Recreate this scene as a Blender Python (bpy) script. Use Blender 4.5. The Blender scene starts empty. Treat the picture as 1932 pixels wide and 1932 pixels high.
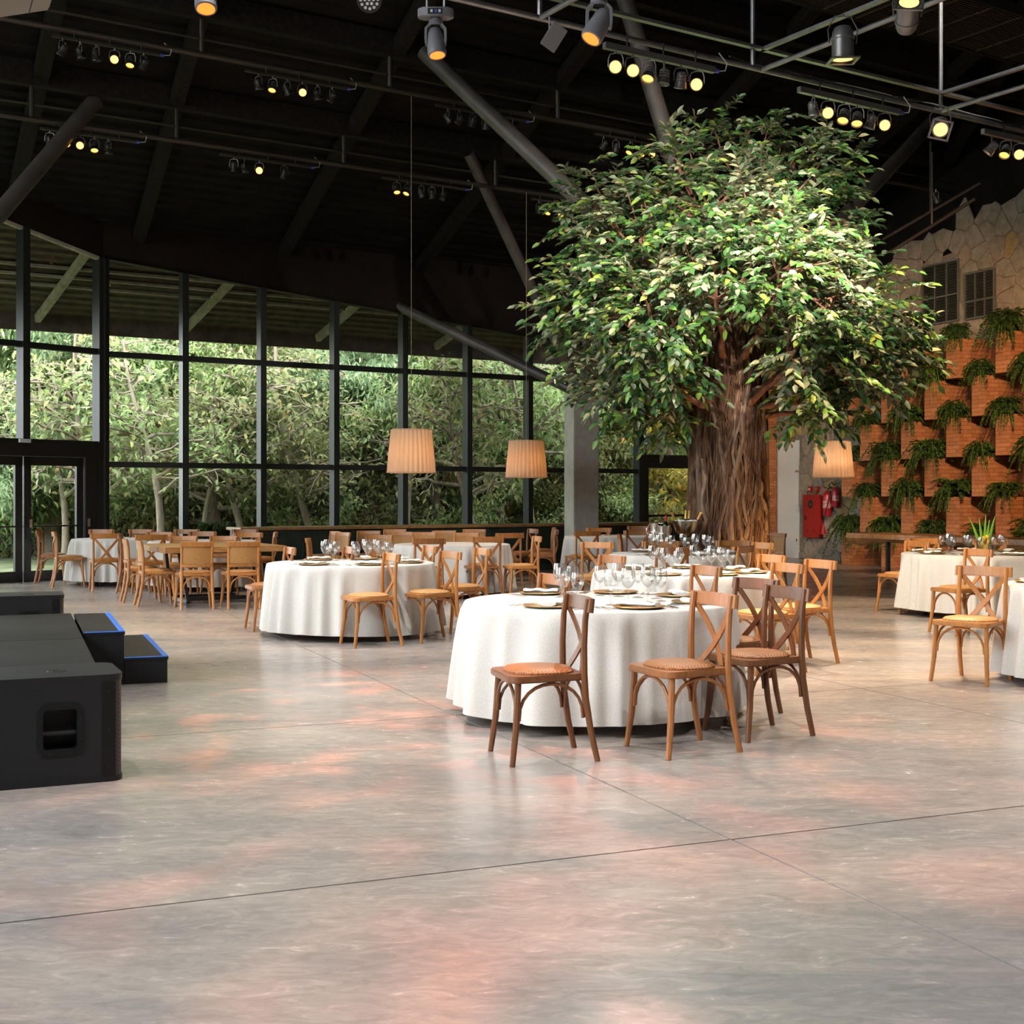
import bpy, bmesh, math, random
import numpy as np
from mathutils import Vector, Matrix, Quaternion

# ---------------------------------------------------------------- camera, world, light, exposure
FPX, HORIZON, CAMH, CX = 2490.0, 938.0, 1.42, 966.0
scene = bpy.context.scene
COL = scene.collection
cam_data = bpy.data.cameras.new('camera')
cam_data.sensor_width = 36.0
cam_data.lens = 36.0 * FPX / 1932.0
cam_data.shift_y = -(966.0 - HORIZON) / 1932.0
cam_data.clip_end = 300
cam = bpy.data.objects.new('camera', cam_data)
COL.objects.link(cam)
cam.location = (0, 0, CAMH)
cam.rotation_euler = (math.pi / 2, 0, 0)
scene.camera = cam

world = bpy.data.worlds.new('overcast_sky')
scene.world = world
world.use_nodes = True
bg = world.node_tree.nodes['Background']
bg.inputs[0].default_value = (0.93, 0.97, 1.0, 1)
bg.inputs[1].default_value = 7.2

scene.view_settings.view_transform = 'Standard'
scene.view_settings.look = 'None'
scene.view_settings.gamma = 1.0
scene.view_settings.use_curve_mapping = False
scene.view_settings.exposure = 0.75
cy = scene.cycles
cy.max_bounces = 6
cy.diffuse_bounces = 3
cy.glossy_bounces = 3
cy.transmission_bounces = 4
cy.transparent_max_bounces = 12
cy.sample_clamp_indirect = 4.0
cy.caustics_reflective = False
cy.caustics_refractive = False
cy.use_denoising = True
cy.time_limit = 1150
cy.use_adaptive_sampling = True
cy.adaptive_threshold = 0.06

# ---------------------------------------------------------------- directions of the building
C0 = Vector((-7.26, 23.3, 0))                 # corner of the two glass walls
TW = Vector((0.845, 0.535, 0)).normalized()   # along the long glass wall
NW = Vector((0.535, -0.845, 0)).normalized()  # from the glass wall into the hall
TD = Vector((-0.623, -0.782, 0)).normalized() # along the door wall, away from the corner
RW = Vector((7.695, 28.216, 0))               # point on the stone wall
WR = Vector((0.395, -0.919, 0)).normalized()  # along the stone wall
NR = Vector((-0.919, -0.395, 0)).normalized() # from the stone wall into the hall
U = Vector((0.924, 0.381, 0)).normalized()    # floor joint directions
V = Vector((-0.381, 0.924, 0)).normalized()
SLOPE = 0.33
def wall(s, d=0.0, z=0.0): return C0 + TW * s + NW * d + Vector((0, 0, z))
def dist_wall(p): return (Vector((p.x, p.y, 0)) - C0).dot(NW)
def stone(s, d=0.0, z=0.0): return RW + WR * s + NR * d + Vector((0, 0, z))
def ground(px, py, z=0.0):
    Z = FPX * (CAMH - z) / (py - HORIZON)
    return Vector(((px - CX) / FPX * Z, Z, z))
def at_depth(px, py, Z):
    return Vector(((px - CX) / FPX * Z, Z, CAMH + (HORIZON - py) / FPX * Z))
def on_roof(px, py, off=0.0, base=5.9):
    r = Vector(((px - CX) / FPX, 1.0, (HORIZON - py) / FPX))
    o = Vector((0, 0, CAMH))
    # z = base + off + SLOPE*d
    A = r.z - SLOPE * (r.x * NW.x + r.y * NW.y)
    B = base + off + SLOPE * ((o - C0).dot(NW)) - CAMH
    t = B / A
    return o + r * t

# ---------------------------------------------------------------- helpers
def tag(o, label=None, cat=None, group=None, kind=None):
    if label: o['label'] = label
    if cat: o['category'] = cat
    if group: o['group'] = group
    if kind: o['kind'] = kind
    return o
def empty(name, loc=(0, 0, 0), rz=0.0, **k):
    o = bpy.data.objects.new(name, None)
    o.empty_display_size = 0.1
    COL.objects.link(o)
    o.location = loc
    o.rotation_euler = (0, 0, rz)
    return tag(o, **k)
def link(name, me, mat=None, parent=None, **k):
    o = bpy.data.objects.new(name, me)
    COL.objects.link(o)
    if mat is not None and not me.materials: me.materials.append(mat)
    if parent is not None: o.parent = parent
    return tag(o, **k)
def copy_tree(o, parent=None):
    c = o.copy()
    COL.objects.link(c)
    if parent is not None: c.parent = parent
    for ch in list(o.children): copy_tree(ch, c)
    return c

class MB:
    """collects simple shapes and builds ONE mesh from them"""
    def __init__(self): self.v, self.f = [], []
    def add(self, vs, fs):
        n = len(self.v)
        self.v += [tuple(p) for p in vs]
        self.f += [tuple(i + n for i in f) for f in fs]
        return self
    def box(self, c, size, ax=None):
        ax = ax or (Vector((1, 0, 0)), Vector((0, 1, 0)), Vector((0, 0, 1)))
        c = Vector(c)
        hs = [a * (s / 2) for a, s in zip(ax, size)]
        vs = [c + hs[0] * i + hs[1] * j + hs[2] * k for k in (-1, 1) for j in (-1, 1) for i in (-1, 1)]
        return self.add(vs, [(0, 2, 3, 1), (4, 5, 7, 6), (0, 1, 5, 4), (2, 6, 7, 3), (0, 4, 6, 2), (1, 3, 7, 5)])
    def span(self, a, b, w, h, up=(0, 0, 1)):
        a, b = Vector(a), Vector(b)
        d = b - a
        x = d.normalized()
        up = Vector(up)
        y = up.cross(x)
        if y.length < 1e-4: y = Vector((1, 0, 0))
        y.normalize()
        z = x.cross(y)
        return self.box((a + b) / 2, (d.length, w, h), (x, y, z))
    def prism(self, poly, z0, z1):
        n = len(poly)
        vs = [(p[0], p[1], z0) for p in poly] + [(p[0], p[1], z1) for p in poly]
        fs = [tuple(range(n))[::-1], tuple(range(n, 2 * n))]
        fs += [(i, (i + 1) % n, n + (i + 1) % n, n + i) for i in range(n)]
        return self.add(vs, fs)
    def rings(self, rings, caps=True):
        n = len(rings[0])
        vs = [p for r in rings for p in r]
        fs = []
        for k in range(len(rings) - 1):
            for i in range(n):
                j = (i + 1) % n
                fs.append((k * n + i, k * n + j, (k + 1) * n + j, (k + 1) * n + i))
        if caps:
            fs.append(tuple(range(n))[::-1])
            fs.append(tuple(range((len(rings) - 1) * n, len(rings) * n)))
        return self.add(vs, fs)
    def tube(self, pts, rad, n=8, caps=True):
        pts = [Vector(p) for p in pts]
        if not isinstance(rad, (list, tuple)): rad = [rad] * len(pts)
        ref = None
        rings = []
        for i, p in enumerate(pts):
            t = (pts[min(i + 1, len(pts) - 1)] - pts[max(i - 1, 0)])
            t.normalize()
            if ref is None:
                ref = t.orthogonal().normalized()
            ref = (ref - t * ref.dot(t))
            if ref.length < 1e-5: ref = t.orthogonal()
            ref.normalize()
            b = t.cross(ref)
            rings.append([p + (ref * math.cos(2 * math.pi * k / n) + b * math.sin(2 * math.pi * k / n)) * rad[i] for k in range(n)])
        return self.rings(rings, caps)
    def lathe(self, prof, n=24, c=(0, 0, 0), caps=False):
        rings = [[(c[0] + r * math.cos(2 * math.pi * k / n), c[1] + r * math.sin(2 * math.pi * k / n), c[2] + z) for k in range(n)] for r, z in prof]
        return self.rings(rings, caps)
    def strip(self, pts, w, t, side):
        """flat bent bar along pts, width w along 'side', thickness t"""
        pts = [Vector(p) for p in pts]
        rings = []
        for i, p in enumerate(pts):
            d = (pts[min(i + 1, len(pts) - 1)] - pts[max(i - 1, 0)]).normalized()
            s = Vector(side[i] if isinstance(side, list) else side)
            s = (s - d * s.dot(d)).normalized()
            nn = d.cross(s)
            rings.append([p + s * (w / 2) + nn * (t / 2), p - s * (w / 2) + nn * (t / 2), p - s * (w / 2) - nn * (t / 2), p + s * (w / 2) - nn * (t / 2)])
        return self.rings(rings)
    def xform(self, m):
        self.v = [tuple(m @ Vector(p)) for p in self.v]
        return self
    def mesh(self, name, mat=None, smooth=None):
        me = bpy.data.meshes.new(name)
        me.from_pydata(self.v, [], self.f)
        if smooth is not None:
            me.shade_smooth()
            me.set_sharp_from_angle(angle=math.radians(smooth))
        if mat is not None: me.materials.append(mat)
        me.update()
        return me
    def build(self, name, mat=None, parent=None, smooth=None, bevel=0.0, **k):
        me = self.mesh(name, mat, smooth)
        if bevel:
            bm = bmesh.new(); bm.from_mesh(me)
            bmesh.ops.remove_doubles(bm, verts=bm.verts, dist=1e-5)
            bmesh.ops.bevel(bm, geom=[e for e in bm.edges if e.is_manifold and e.calc_face_angle(0) > 0.6], offset=bevel, segments=2, affect='EDGES', clamp_overlap=True)
            bm.to_mesh(me); bm.free()
            me.shade_smooth(); me.set_sharp_from_angle(angle=math.radians(50))
        return link(name, me, None, parent, **k)

def np_mesh(name, Vt, F, mat=None, smooth=False):
    me = bpy.data.meshes.new(name)
    Vt = np.asarray(Vt, dtype=np.float32); F = np.asarray(F, dtype=np.int32)
    nf, k = F.shape
    me.vertices.add(len(Vt)); me.vertices.foreach_set('co', Vt.ravel())
    me.loops.add(nf * k); me.loops.foreach_set('vertex_index', F.ravel())
    me.polygons.add(nf)
    me.polygons.foreach_set('loop_start', np.arange(0, nf * k, k, dtype=np.int32))
    if smooth: me.polygons.foreach_set('use_smooth', np.ones(nf, dtype=bool))
    me.update(calc_edges=True)
    if mat is not None: me.materials.append(mat)
    return me

def unit(a): return a / np.maximum(np.linalg.norm(a, axis=-1, keepdims=True), 1e-9)
def leaf_arrays(P, D, N, L, Wd, fold=0.18, droop=0.12):
    """P base, D direction, N leaf normal, L length, Wd width -> verts (n*6), quads (n*2)"""
    D = unit(D)
    S = unit(np.cross(D, N)); N = np.cross(S, D)
    L = np.asarray(L).reshape(-1, 1); Wd = np.asarray(Wd).reshape(-1, 1)
    b = P
    l1 = P + D * L * .3 - S * Wd * .46 + N * Wd * fold
    l2 = P + D * L * .66 - S * Wd * .40 + N * (Wd * fold - L * droop * .4)
    t = P + D * L - N * L * droop
    r2 = P + D * L * .66 + S * Wd * .40 + N * (Wd * fold - L * droop * .4)
    r1 = P + D * L * .3 + S * Wd * .46 + N * Wd * fold
    n = len(P)
    Vt = np.stack([b, l1, l2, t, r2, r1], 1).reshape(-1, 3)
    i = (np.arange(n) * 6)[:, None]
    F = np.concatenate([i + np.array([[0, 3, 2, 1]]), i + np.array([[0, 5, 4, 3]])], 1).reshape(-1, 4)
    return Vt, F
# ---------------------------------------------------------------- materials
def new_mat(name):
    m = bpy.data.materials.new(name)
    m.use_nodes = True
    nt = m.node_tree
    return m, nt, nt.nodes['Principled BSDF']
def N_(nt, typ, **k):
    n = nt.nodes.new(typ)
    for a, b in k.items(): setattr(n, a, b)
    return n
def ramp(nt, stops, fac=None):
    r = N_(nt, 'ShaderNodeValToRGB')
    cr = r.color_ramp
    while len(cr.elements) < len(stops): cr.elements.new(0.5)
    for e, (p, c) in zip(cr.elements, stops):
        e.position = p; e.color = (*c, 1)
    if fac is not None: nt.links.new(fac, r.inputs[0])
    return r
def plain(name, col, rough=0.5, metal=0.0, spec=0.5, noise=0.0, scale=20.0, bump=0.0, emis=None, estr=0.0, sheen=0.0, coat=0.0):
    m, nt, b = new_mat(name)
    b.inputs['Base Color'].default_value = (*col, 1)
    b.inputs['Roughness'].default_value = rough
    b.inputs['Metallic'].default_value = metal
    b.inputs['Specular IOR Level'].default_value = spec
    if sheen: b.inputs['Sheen Weight'].default_value = sheen
    if coat: b.inputs['Coat Weight'].default_value = coat
    if emis:
        b.inputs['Emission Color'].default_value = (*emis, 1)
        b.inputs['Emission Strength'].default_value = estr
    if noise or bump:
        tc = N_(nt, 'ShaderNodeTexCoord')
        nz = N_(nt, 'ShaderNodeTexNoise')
        nz.inputs['Scale'].default_value = scale
        nz.inputs['Detail'].default_value = 5
        nt.links.new(tc.outputs['Object'], nz.inputs['Vector'])
        if noise:
            lo = tuple(max(0, c * (1 - noise)) for c in col); hi = tuple(min(1, c * (1 + noise)) for c in col)
            r = ramp(nt, [(0.3, lo), (0.7, hi)], nz.outputs[0])
            nt.links.new(r.outputs[0], b.inputs['Base Color'])
        if bump:
            bp = N_(nt, 'ShaderNodeBump'); bp.inputs['Strength'].default_value = bump; bp.inputs['Distance'].default_value = 0.01
            nt.links.new(nz.outputs[0], bp.inputs['Height']); nt.links.new(bp.outputs[0], b.inputs['Normal'])
    return m
def wood(name, c0, c1, rough=0.42, scale=(9, 9, 1.2), space='Object'):
    m, nt, b = new_mat(name)
    tc = N_(nt, 'ShaderNodeTexCoord'); mp = N_(nt, 'ShaderNodeMapping')
    mp.inputs['Scale'].default_value = scale
    oi = N_(nt, 'ShaderNodeObjectInfo')
    nz = N_(nt, 'ShaderNodeTexNoise', noise_dimensions='4D')
    nz.inputs['Scale'].default_value = 3.2; nz.inputs['Detail'].default_value = 6; nz.inputs['Distortion'].default_value = 1.2
    mul = N_(nt, 'ShaderNodeMath', operation='MULTIPLY'); mul.inputs[1].default_value = 40
    nt.links.new(oi.outputs['Random'], mul.inputs[0]); nt.links.new(mul.outputs[0], nz.inputs['W'])
    nt.links.new(tc.outputs[space], mp.inputs[0]); nt.links.new(mp.outputs[0], nz.inputs['Vector'])
    r = ramp(nt, [(0.28, c0), (0.72, c1)], nz.outputs[0])
    hs = N_(nt, 'ShaderNodeHueSaturation')
    mr = N_(nt, 'ShaderNodeMapRange'); mr.inputs['To Min'].default_value = 0.86; mr.inputs['To Max'].default_value = 1.12
    nt.links.new(oi.outputs['Random'], mr.inputs[0]); nt.links.new(mr.outputs[0], hs.inputs['Value'])
    nt.links.new(r.outputs[0], hs.inputs['Color'])
    nt.links.new(hs.outputs[0], b.inputs['Base Color'])
    b.inputs['Roughness'].default_value = rough
    bp = N_(nt, 'ShaderNodeBump'); bp.inputs['Strength'].default_value = 0.12; bp.inputs['Distance'].default_value = 0.004
    nt.links.new(nz.outputs[0], bp.inputs['Height']); nt.links.new(bp.outputs[0], b.inputs['Normal'])
    return m
def leaf_mat(name, cols, back, rough=0.38, trans=0.3):
    """leaf colours vary from leaf to leaf; paler underside"""
    m, nt, b = new_mat(name)
    g = N_(nt, 'ShaderNodeNewGeometry')
    r = ramp(nt, cols, g.outputs['Random Per Island'])
    mix = N_(nt, 'ShaderNodeMix', data_type='RGBA')
    nt.links.new(g.outputs['Backfacing'], mix.inputs['Factor'])
    nt.links.new(r.outputs[0], mix.inputs[6]); mix.inputs[7].default_value = (*back, 1)
    nt.links.new(mix.outputs[2], b.inputs['Base Color'])
    b.inputs['Roughness'].default_value = rough
    tr = N_(nt, 'ShaderNodeBsdfTranslucent')
    nt.links.new(mix.outputs[2], tr.inputs[0])
    ms = N_(nt, 'ShaderNodeMixShader'); ms.inputs[0].default_value = trans
    nt.links.new(b.outputs[0], ms.inputs[1]); nt.links.new(tr.outputs[0], ms.inputs[2])
    nt.links.new(ms.outputs[0], nt.nodes['Material Output'].inputs[0])
    return m
def thin_glass(name, tint=(0.93, 0.96, 0.95), ior=5.0, gain=0.8, rough=0.0, base=0.035):
    m, nt, b = new_mat(name)
    nt.nodes.remove(b)
    t = N_(nt, 'ShaderNodeBsdfTransparent'); t.inputs[0].default_value = (*tint, 1)
    g = N_(nt, 'ShaderNodeBsdfGlossy'); g.inputs['Roughness'].default_value = rough
    lw = N_(nt, 'ShaderNodeLayerWeight'); lw.inputs[0].default_value = 0.5
    pw = N_(nt, 'ShaderNodeMath', operation='POWER'); pw.inputs[1].default_value = ior
    nt.links.new(lw.outputs['Facing'], pw.inputs[0])
    mu = N_(nt, 'ShaderNodeMath', operation='MULTIPLY_ADD', use_clamp=True); mu.inputs[1].default_value = gain; mu.inputs[2].default_value = base
    nt.links.new(pw.outputs[0], mu.inputs[0])
    ms = N_(nt, 'ShaderNodeMixShader')
    nt.links.new(mu.outputs[0], ms.inputs[0]); nt.links.new(t.outputs[0], ms.inputs[1]); nt.links.new(g.outputs[0], ms.inputs[2])
    nt.links.new(ms.outputs[0], nt.nodes['Material Output'].inputs[0])
    return m
def emit(name, col, s):
    m, nt, b = new_mat(name)
    b.inputs['Base Color'].default_value = (0, 0, 0, 1)
    b.inputs['Emission Color'].default_value = (*col, 1)
    b.inputs['Emission Strength'].default_value = s
    return m
M = {}
# floor: polished, mottled concrete with broad pinkish patches, one continuous pour cut into slabs (world position keeps the clouds running across joints)
def floor_mat():
    m, nt, b = new_mat('polished_concrete')
    g = N_(nt, 'ShaderNodeNewGeometry')
    mp = N_(nt, 'ShaderNodeMapping'); mp.inputs['Rotation'].default_value = (0, 0, -0.45); mp.inputs['Scale'].default_value = (0.45, 1.0, 1)
    nt.links.new(g.outputs['Position'], mp.inputs[0])
    n1 = N_(nt, 'ShaderNodeTexNoise'); n1.inputs['Scale'].default_value = 1.1; n1.inputs['Detail'].default_value = 8; n1.inputs['Roughness'].default_value = 0.62; n1.inputs['Distortion'].default_value = 0.6
    n2 = N_(nt, 'ShaderNodeTexNoise'); n2.inputs['Scale'].default_value = 13; n2.inputs['Detail'].default_value = 9; n2.inputs['Roughness'].default_value = 0.7; n2.inputs['Distortion'].default_value = 1.5
    n3 = N_(nt, 'ShaderNodeTexNoise'); n3.inputs['Scale'].default_value = 0.55; n3.inputs['Detail'].default_value = 3
    for n in (n1, n2, n3): nt.links.new(mp.outputs[0], n.inputs['Vector'])
    r1 = ramp(nt, [(0.26, (0.20, 0.200, 0.200)), (0.5, (0.335, 0.305, 0.285)), (0.74, (0.48, 0.425, 0.375))], n1.outputs[0])
    r2 = ramp(nt, [(0.35, (0.40, 0.40, 0.40)), (0.55, (0.5, 0.5, 0.5)), (0.72, (0.68, 0.66, 0.63))], n2.outputs[0])
    mx = N_(nt, 'ShaderNodeMix', data_type='RGBA', blend_type='OVERLAY'); mx.inputs[0].default_value = 0.9
    nt.links.new(r1.outputs[0], mx.inputs[6]); nt.links.new(r2.outputs[0], mx.inputs[7])
    r3 = ramp(nt, [(0.42, (0, 0, 0)), (0.62, (1, 1, 1))], n3.outputs[0])
    mx2 = N_(nt, 'ShaderNodeMix', data_type='RGBA', blend_type='MULTIPLY')
    ml = N_(nt, 'ShaderNodeMath', operation='MULTIPLY'); ml.inputs[1].default_value = 0.55
    nt.links.new(r3.outputs[0], ml.inputs[0]); nt.links.new(ml.outputs[0], mx2.inputs[0])
    nt.links.new(mx.outputs[2], mx2.inputs[6]); mx2.inputs[7].default_value = (1.0, 0.91, 0.87, 1)
    nt.links.new(mx2.outputs[2], b.inputs['Base Color'])
    rr = N_(nt, 'ShaderNodeMapRange'); rr.inputs['To Min'].default_value = 0.14; rr.inputs['To Max'].default_value = 0.34
    nt.links.new(n2.outputs[0], rr.inputs[0]); nt.links.new(rr.outputs[0], b.inputs['Roughness'])
    b.inputs['Specular IOR Level'].default_value = 0.45
    bp = N_(nt, 'ShaderNodeBump'); bp.inputs['Strength'].default_value = 0.05; bp.inputs['Distance'].default_value = 0.01
    nt.links.new(n2.outputs[0], bp.inputs['Height']); nt.links.new(bp.outputs[0], b.inputs['Normal'])
    return m
M['floor'] = floor_mat()
M['joint'] = plain('floor_joint_filler', (0.10, 0.075, 0.05), 0.8)
M['black_ceiling'] = plain('black_roof_sheet', (0.0075, 0.0062, 0.0055), 0.75, spec=0.2, noise=0.5, scale=3)
M['black_beam'] = plain('dusty_black_beam', (0.012, 0.0095, 0.008), 0.8, spec=0.2, noise=0.5, scale=14)
M['header'] = plain('dark_brown_header', (0.010, 0.006, 0.0045), 0.6, spec=0.2, noise=0.3, scale=2)
M['strut'] = plain('grey_steel_tube', (0.055, 0.047, 0.042), 0.45, noise=0.25, scale=5)
M['pipe'] = plain('dark_steel_pipe', (0.06, 0.05, 0.04), 0.45, metal=0.6)
M['silver'] = plain('galvanised_pipe', (0.24, 0.24, 0.25), 0.38, metal=0.8, noise=0.15, scale=8)
M['frame'] = plain('dark_green_black_frame', (0.012, 0.0145, 0.014), 0.42, spec=0.4)
M['frame_dark'] = plain('black_door_frame', (0.008, 0.008, 0.008), 0.4)
M['pane'] = thin_glass('window_glass', (0.93, 0.955, 0.94))
M['glass'] = thin_glass('wine_glass_crystal', (0.97, 0.975, 0.975), 2.2, 0.62, 0.02, 0.10)
M['wood_honey'] = wood('honey_wood', (0.33, 0.125, 0.028), (0.50, 0.215, 0.055))
M['wood_mid'] = wood('oak_brown_wood', (0.25, 0.092, 0.026), (0.38, 0.155, 0.048))
M['wood_dark'] = wood('walnut_wood', (0.11, 0.040, 0.013), (0.20, 0.078, 0.027))
M['wood_top'] = wood('thick_plank_wood', (0.22, 0.10, 0.035), (0.46, 0.25, 0.09), 0.35, (1.2, 8, 8))
M['slab_wood'] = wood('live_edge_slab_wood', (0.16, 0.07, 0.022), (0.42, 0.21, 0.07), 0.4, (6, 0.9, 6))
def weave(name, c0, c1, sc=120):
    m, nt, b = new_mat(name)
    tc = N_(nt, 'ShaderNodeTexCoord')
    ck = N_(nt, 'ShaderNodeTexChecker'); ck.inputs['Scale'].default_value = sc
    ck.inputs['Color1'].default_value = (*c0, 1); ck.inputs['Color2'].default_value = (*c1, 1)
    nt.links.new(tc.outputs['Object'], ck.inputs[0]); nt.links.new(ck.outputs[0], b.inputs['Base Color'])
    bp = N_(nt, 'ShaderNodeBump'); bp.inputs['Strength'].default_value = 0.6; bp.inputs['Distance'].default_value = 0.003
    nt.links.new(ck.outputs[1], bp.inputs['Height']); nt.links.new(bp.outputs[0], b.inputs['Normal'])
    b.inputs['Roughness'].default_value = 0.55
    return m
M['rattan'] = weave('rattan_weave', (0.44, 0.18, 0.06), (0.17, 0.062, 0.02), 95)
M['rattan_light'] = weave('light_rattan_weave', (0.62, 0.34, 0.12), (0.36, 0.17, 0.055), 95)
M['cane'] = weave('cane_webbing', (0.54, 0.28, 0.09), (0.26, 0.115, 0.03), 90)
def cloth_mat():
    m, nt, b = new_mat('white_jacquard_cloth')
    tc = N_(nt, 'ShaderNodeTexCoord')
    wv = N_(nt, 'ShaderNodeTexNoise'); wv.inputs['Scale'].default_value = 160; wv.inputs['Detail'].default_value = 2
    nt.links.new(tc.outputs['Object'], wv.inputs['Vector'])
    r = ramp(nt, [(0.35, (0.53, 0.515, 0.485)), (0.65, (0.63, 0.615, 0.585))], wv.outputs[0])
    nt.links.new(r.outputs[0], b.inputs['Base Color'])
    b.inputs['Roughness'].default_value = 0.85
    b.inputs['Sheen Weight'].default_value = 0.15
    bp = N_(nt, 'ShaderNodeBump'); bp.inputs['Strength'].default_value = 0.25; bp.inputs['Distance'].default_value = 0.003
    nt.links.new(wv.outputs[0], bp.inputs['Height']); nt.links.new(bp.outputs[0], b.inputs['Normal'])
    return m
M['cloth'] = cloth_mat()
M['napkin'] = plain('white_napkin', (0.86, 0.85, 0.83), 0.9, bump=0.2, scale=60)
M['charger'] = plain('gold_charger', (0.25, 0.195, 0.13), 0.35, metal=0.3)
M['cutlery'] = plain('polished_steel', (0.72, 0.71, 0.70), 0.16, metal=1.0)
M['black_metal'] = plain('black_powder_coat', (0.012, 0.012, 0.013), 0.45)
M['stage_top'] = plain('black_stage_board', (0.013, 0.012, 0.0125), 0.55, noise=0.35, scale=2.5, spec=0.25)
M['stage_cloth'] = plain('black_stage_skirt', (0.008, 0.008, 0.009), 0.85)
M['blue_tape'] = plain('blue_tape', (0.03, 0.20, 0.80), 0.5)
M['speaker'] = plain('dark_grey_speaker_paint', (0.013, 0.0135, 0.015), 0.5, spec=0.35, bump=0.12, scale=180)
M['speaker_black'] = plain('black_speaker_plastic', (0.006, 0.006, 0.0065), 0.5, spec=0.3)
M['grille'] = weave('speaker_grille', (0.075, 0.055, 0.045), (0.012, 0.010, 0.010), 90)
M['pillar'] = plain('grey_green_concrete', (0.36, 0.34, 0.29), 0.75, noise=0.12, scale=6)
M['counter'] = plain('dark_green_cabinet', (0.016, 0.030, 0.022), 0.4)
M['plaster'] = plain('white_plaster', (0.70, 0.70, 0.67), 0.7)
M['paper'] = plain('white_sign_paper', (0.62, 0.64, 0.64), 0.6)
M['red_text'] = plain('red_sign_lettering', (0.30, 0.03, 0.03), 0.6)
M['red'] = plain('fire_red_paint', (0.36, 0.018, 0.014), 0.4)
M['red2'] = plain('extinguisher_red', (0.34, 0.010, 0.022), 0.3)
M['rubber'] = plain('black_rubber', (0.01, 0.01, 0.01), 0.6)
M['brass'] = plain('brass', (0.45, 0.30, 0.10), 0.3, metal=1.0)
M['window_grey'] = plain('grey_aluminium', (0.15, 0.16, 0.15), 0.45, metal=0.3)
M['louver'] = plain('grey_green_louver', (0.026, 0.030, 0.026), 0.5)
def stone_mat():
    m, nt, b = new_mat('crazy_paving_stone')
    oi = N_(nt, 'ShaderNodeObjectInfo')
    g = N_(nt, 'ShaderNodeNewGeometry')
    nz = N_(nt, 'ShaderNodeTexNoise'); nz.inputs['Scale'].default_value = 7; nz.inputs['Detail'].default_value = 7; nz.inputs['Roughness'].default_value = 0.65
    nt.links.new(g.outputs['Position'], nz.inputs['Vector'])
    r = ramp(nt, [(0.0, (0.30, 0.255, 0.195)), (0.35, (0.315, 0.26, 0.20)), (0.6, (0.30, 0.235, 0.185)), (0.8, (0.285, 0.25, 0.20)), (0.93, (0.33, 0.235, 0.11))], oi.outputs['Random'])
    r.color_ramp.interpolation = 'CONSTANT'
    r2 = ramp(nt, [(0.3, (0.62, 0.62, 0.62)), (0.7, (1.15, 1.15, 1.15))], nz.outputs[0])
    mx = N_(nt, 'ShaderNodeMix', data_type='RGBA', blend_type='MULTIPLY'); mx.inputs[0].default_value = 1
    nt.links.new(r.outputs[0], mx.inputs[6]); nt.links.new(r2.outputs[0], mx.inputs[7])
    nt.links.new(mx.outputs[2], b.inputs['Base Color'])
    b.inputs['Roughness'].default_value = 0.85
    bp = N_(nt, 'ShaderNodeBump'); bp.inputs['Strength'].default_value = 0.7; bp.inputs['Distance'].default_value = 0.03
    nt.links.new(nz.outputs[0], bp.inputs['Height']); nt.links.new(bp.outputs[0], b.inputs['Normal'])
    return m
M['stone'] = stone_mat()
M['mortar'] = plain('stone_mortar', (0.20, 0.165, 0.125), 0.9, noise=0.2, scale=12)
def brick_mat(name, c0, c1):
    m, nt, b = new_mat(name)
    g = N_(nt, 'ShaderNodeNewGeometry')
    r = ramp(nt, [(0.0, c0), (1.0, c1)], g.outputs['Random Per Island'])
    nz = N_(nt, 'ShaderNodeTexNoise'); nz.inputs['Scale'].default_value = 25
    nt.links.new(g.outputs['Position'], nz.inputs['Vector'])
    r2 = ramp(nt, [(0.3, (0.85, 0.85, 0.85)), (0.7, (1.1, 1.1, 1.1))], nz.outputs[0])
    mx = N_(nt, 'ShaderNodeMix', data_type='RGBA', blend_type='MULTIPLY'); mx.inputs[0].default_value = 1
    nt.links.new(r.outputs[0], mx.inputs[6]); nt.links.new(r2.outputs[0], mx.inputs[7])
    nt.links.new(mx.outputs[2], b.inputs['Base Color']); b.inputs['Roughness'].default_value = 0.8
    return m
M['brick'] = brick_mat('terracotta_brick', (0.33, 0.125, 0.045), (0.46, 0.19, 0.075))
M['brick_mortar'] = plain('terracotta_mortar', (0.19, 0.075, 0.03), 0.9)
def shade_mat():
    m, nt, b = new_mat('pleated_lamp_fabric')
    b.inputs['Base Color'].default_value = (0.52, 0.42, 0.31, 1)
    b.inputs['Roughness'].default_value = 0.9
    tr = N_(nt, 'ShaderNodeBsdfTranslucent'); tr.inputs[0].default_value = (0.66, 0.42, 0.24, 1)
    ms = N_(nt, 'ShaderNodeMixShader'); ms.inputs[0].default_value = 0.30
    nt.links.new(b.outputs[0], ms.inputs[1]); nt.links.new(tr.outputs[0], ms.inputs[2])
    nt.links.new(ms.outputs[0], nt.nodes['Material Output'].inputs[0])
    return m
M['shade'] = shade_mat()
M['lamp_hot'] = emit('lit_lamp_lens', (1.0, 0.46, 0.09), 2.8)
M['lamp_warm'] = emit('warm_lamp_lens', (1.0, 0.44, 0.08), 1.8)
M['lamp_off'] = plain('unlit_lamp_lens', (0.06, 0.05, 0.045), 0.2)
M['bulb'] = emit('warm_bulb', (1.0, 0.55, 0.2), 30)
M['orange_glow'] = emit('orange_lens_glow', (1.0, 0.13, 0.015), 2.2)
M['can'] = plain('black_lamp_can', (0.03, 0.028, 0.027), 0.4, metal=0.3)
M['can_grey'] = plain('grey_lamp_can', (0.17, 0.165, 0.165), 0.35, metal=0.5)
M['head_grey'] = plain('moving_head_plastic', (0.17, 0.17, 0.19), 0.4)
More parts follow.
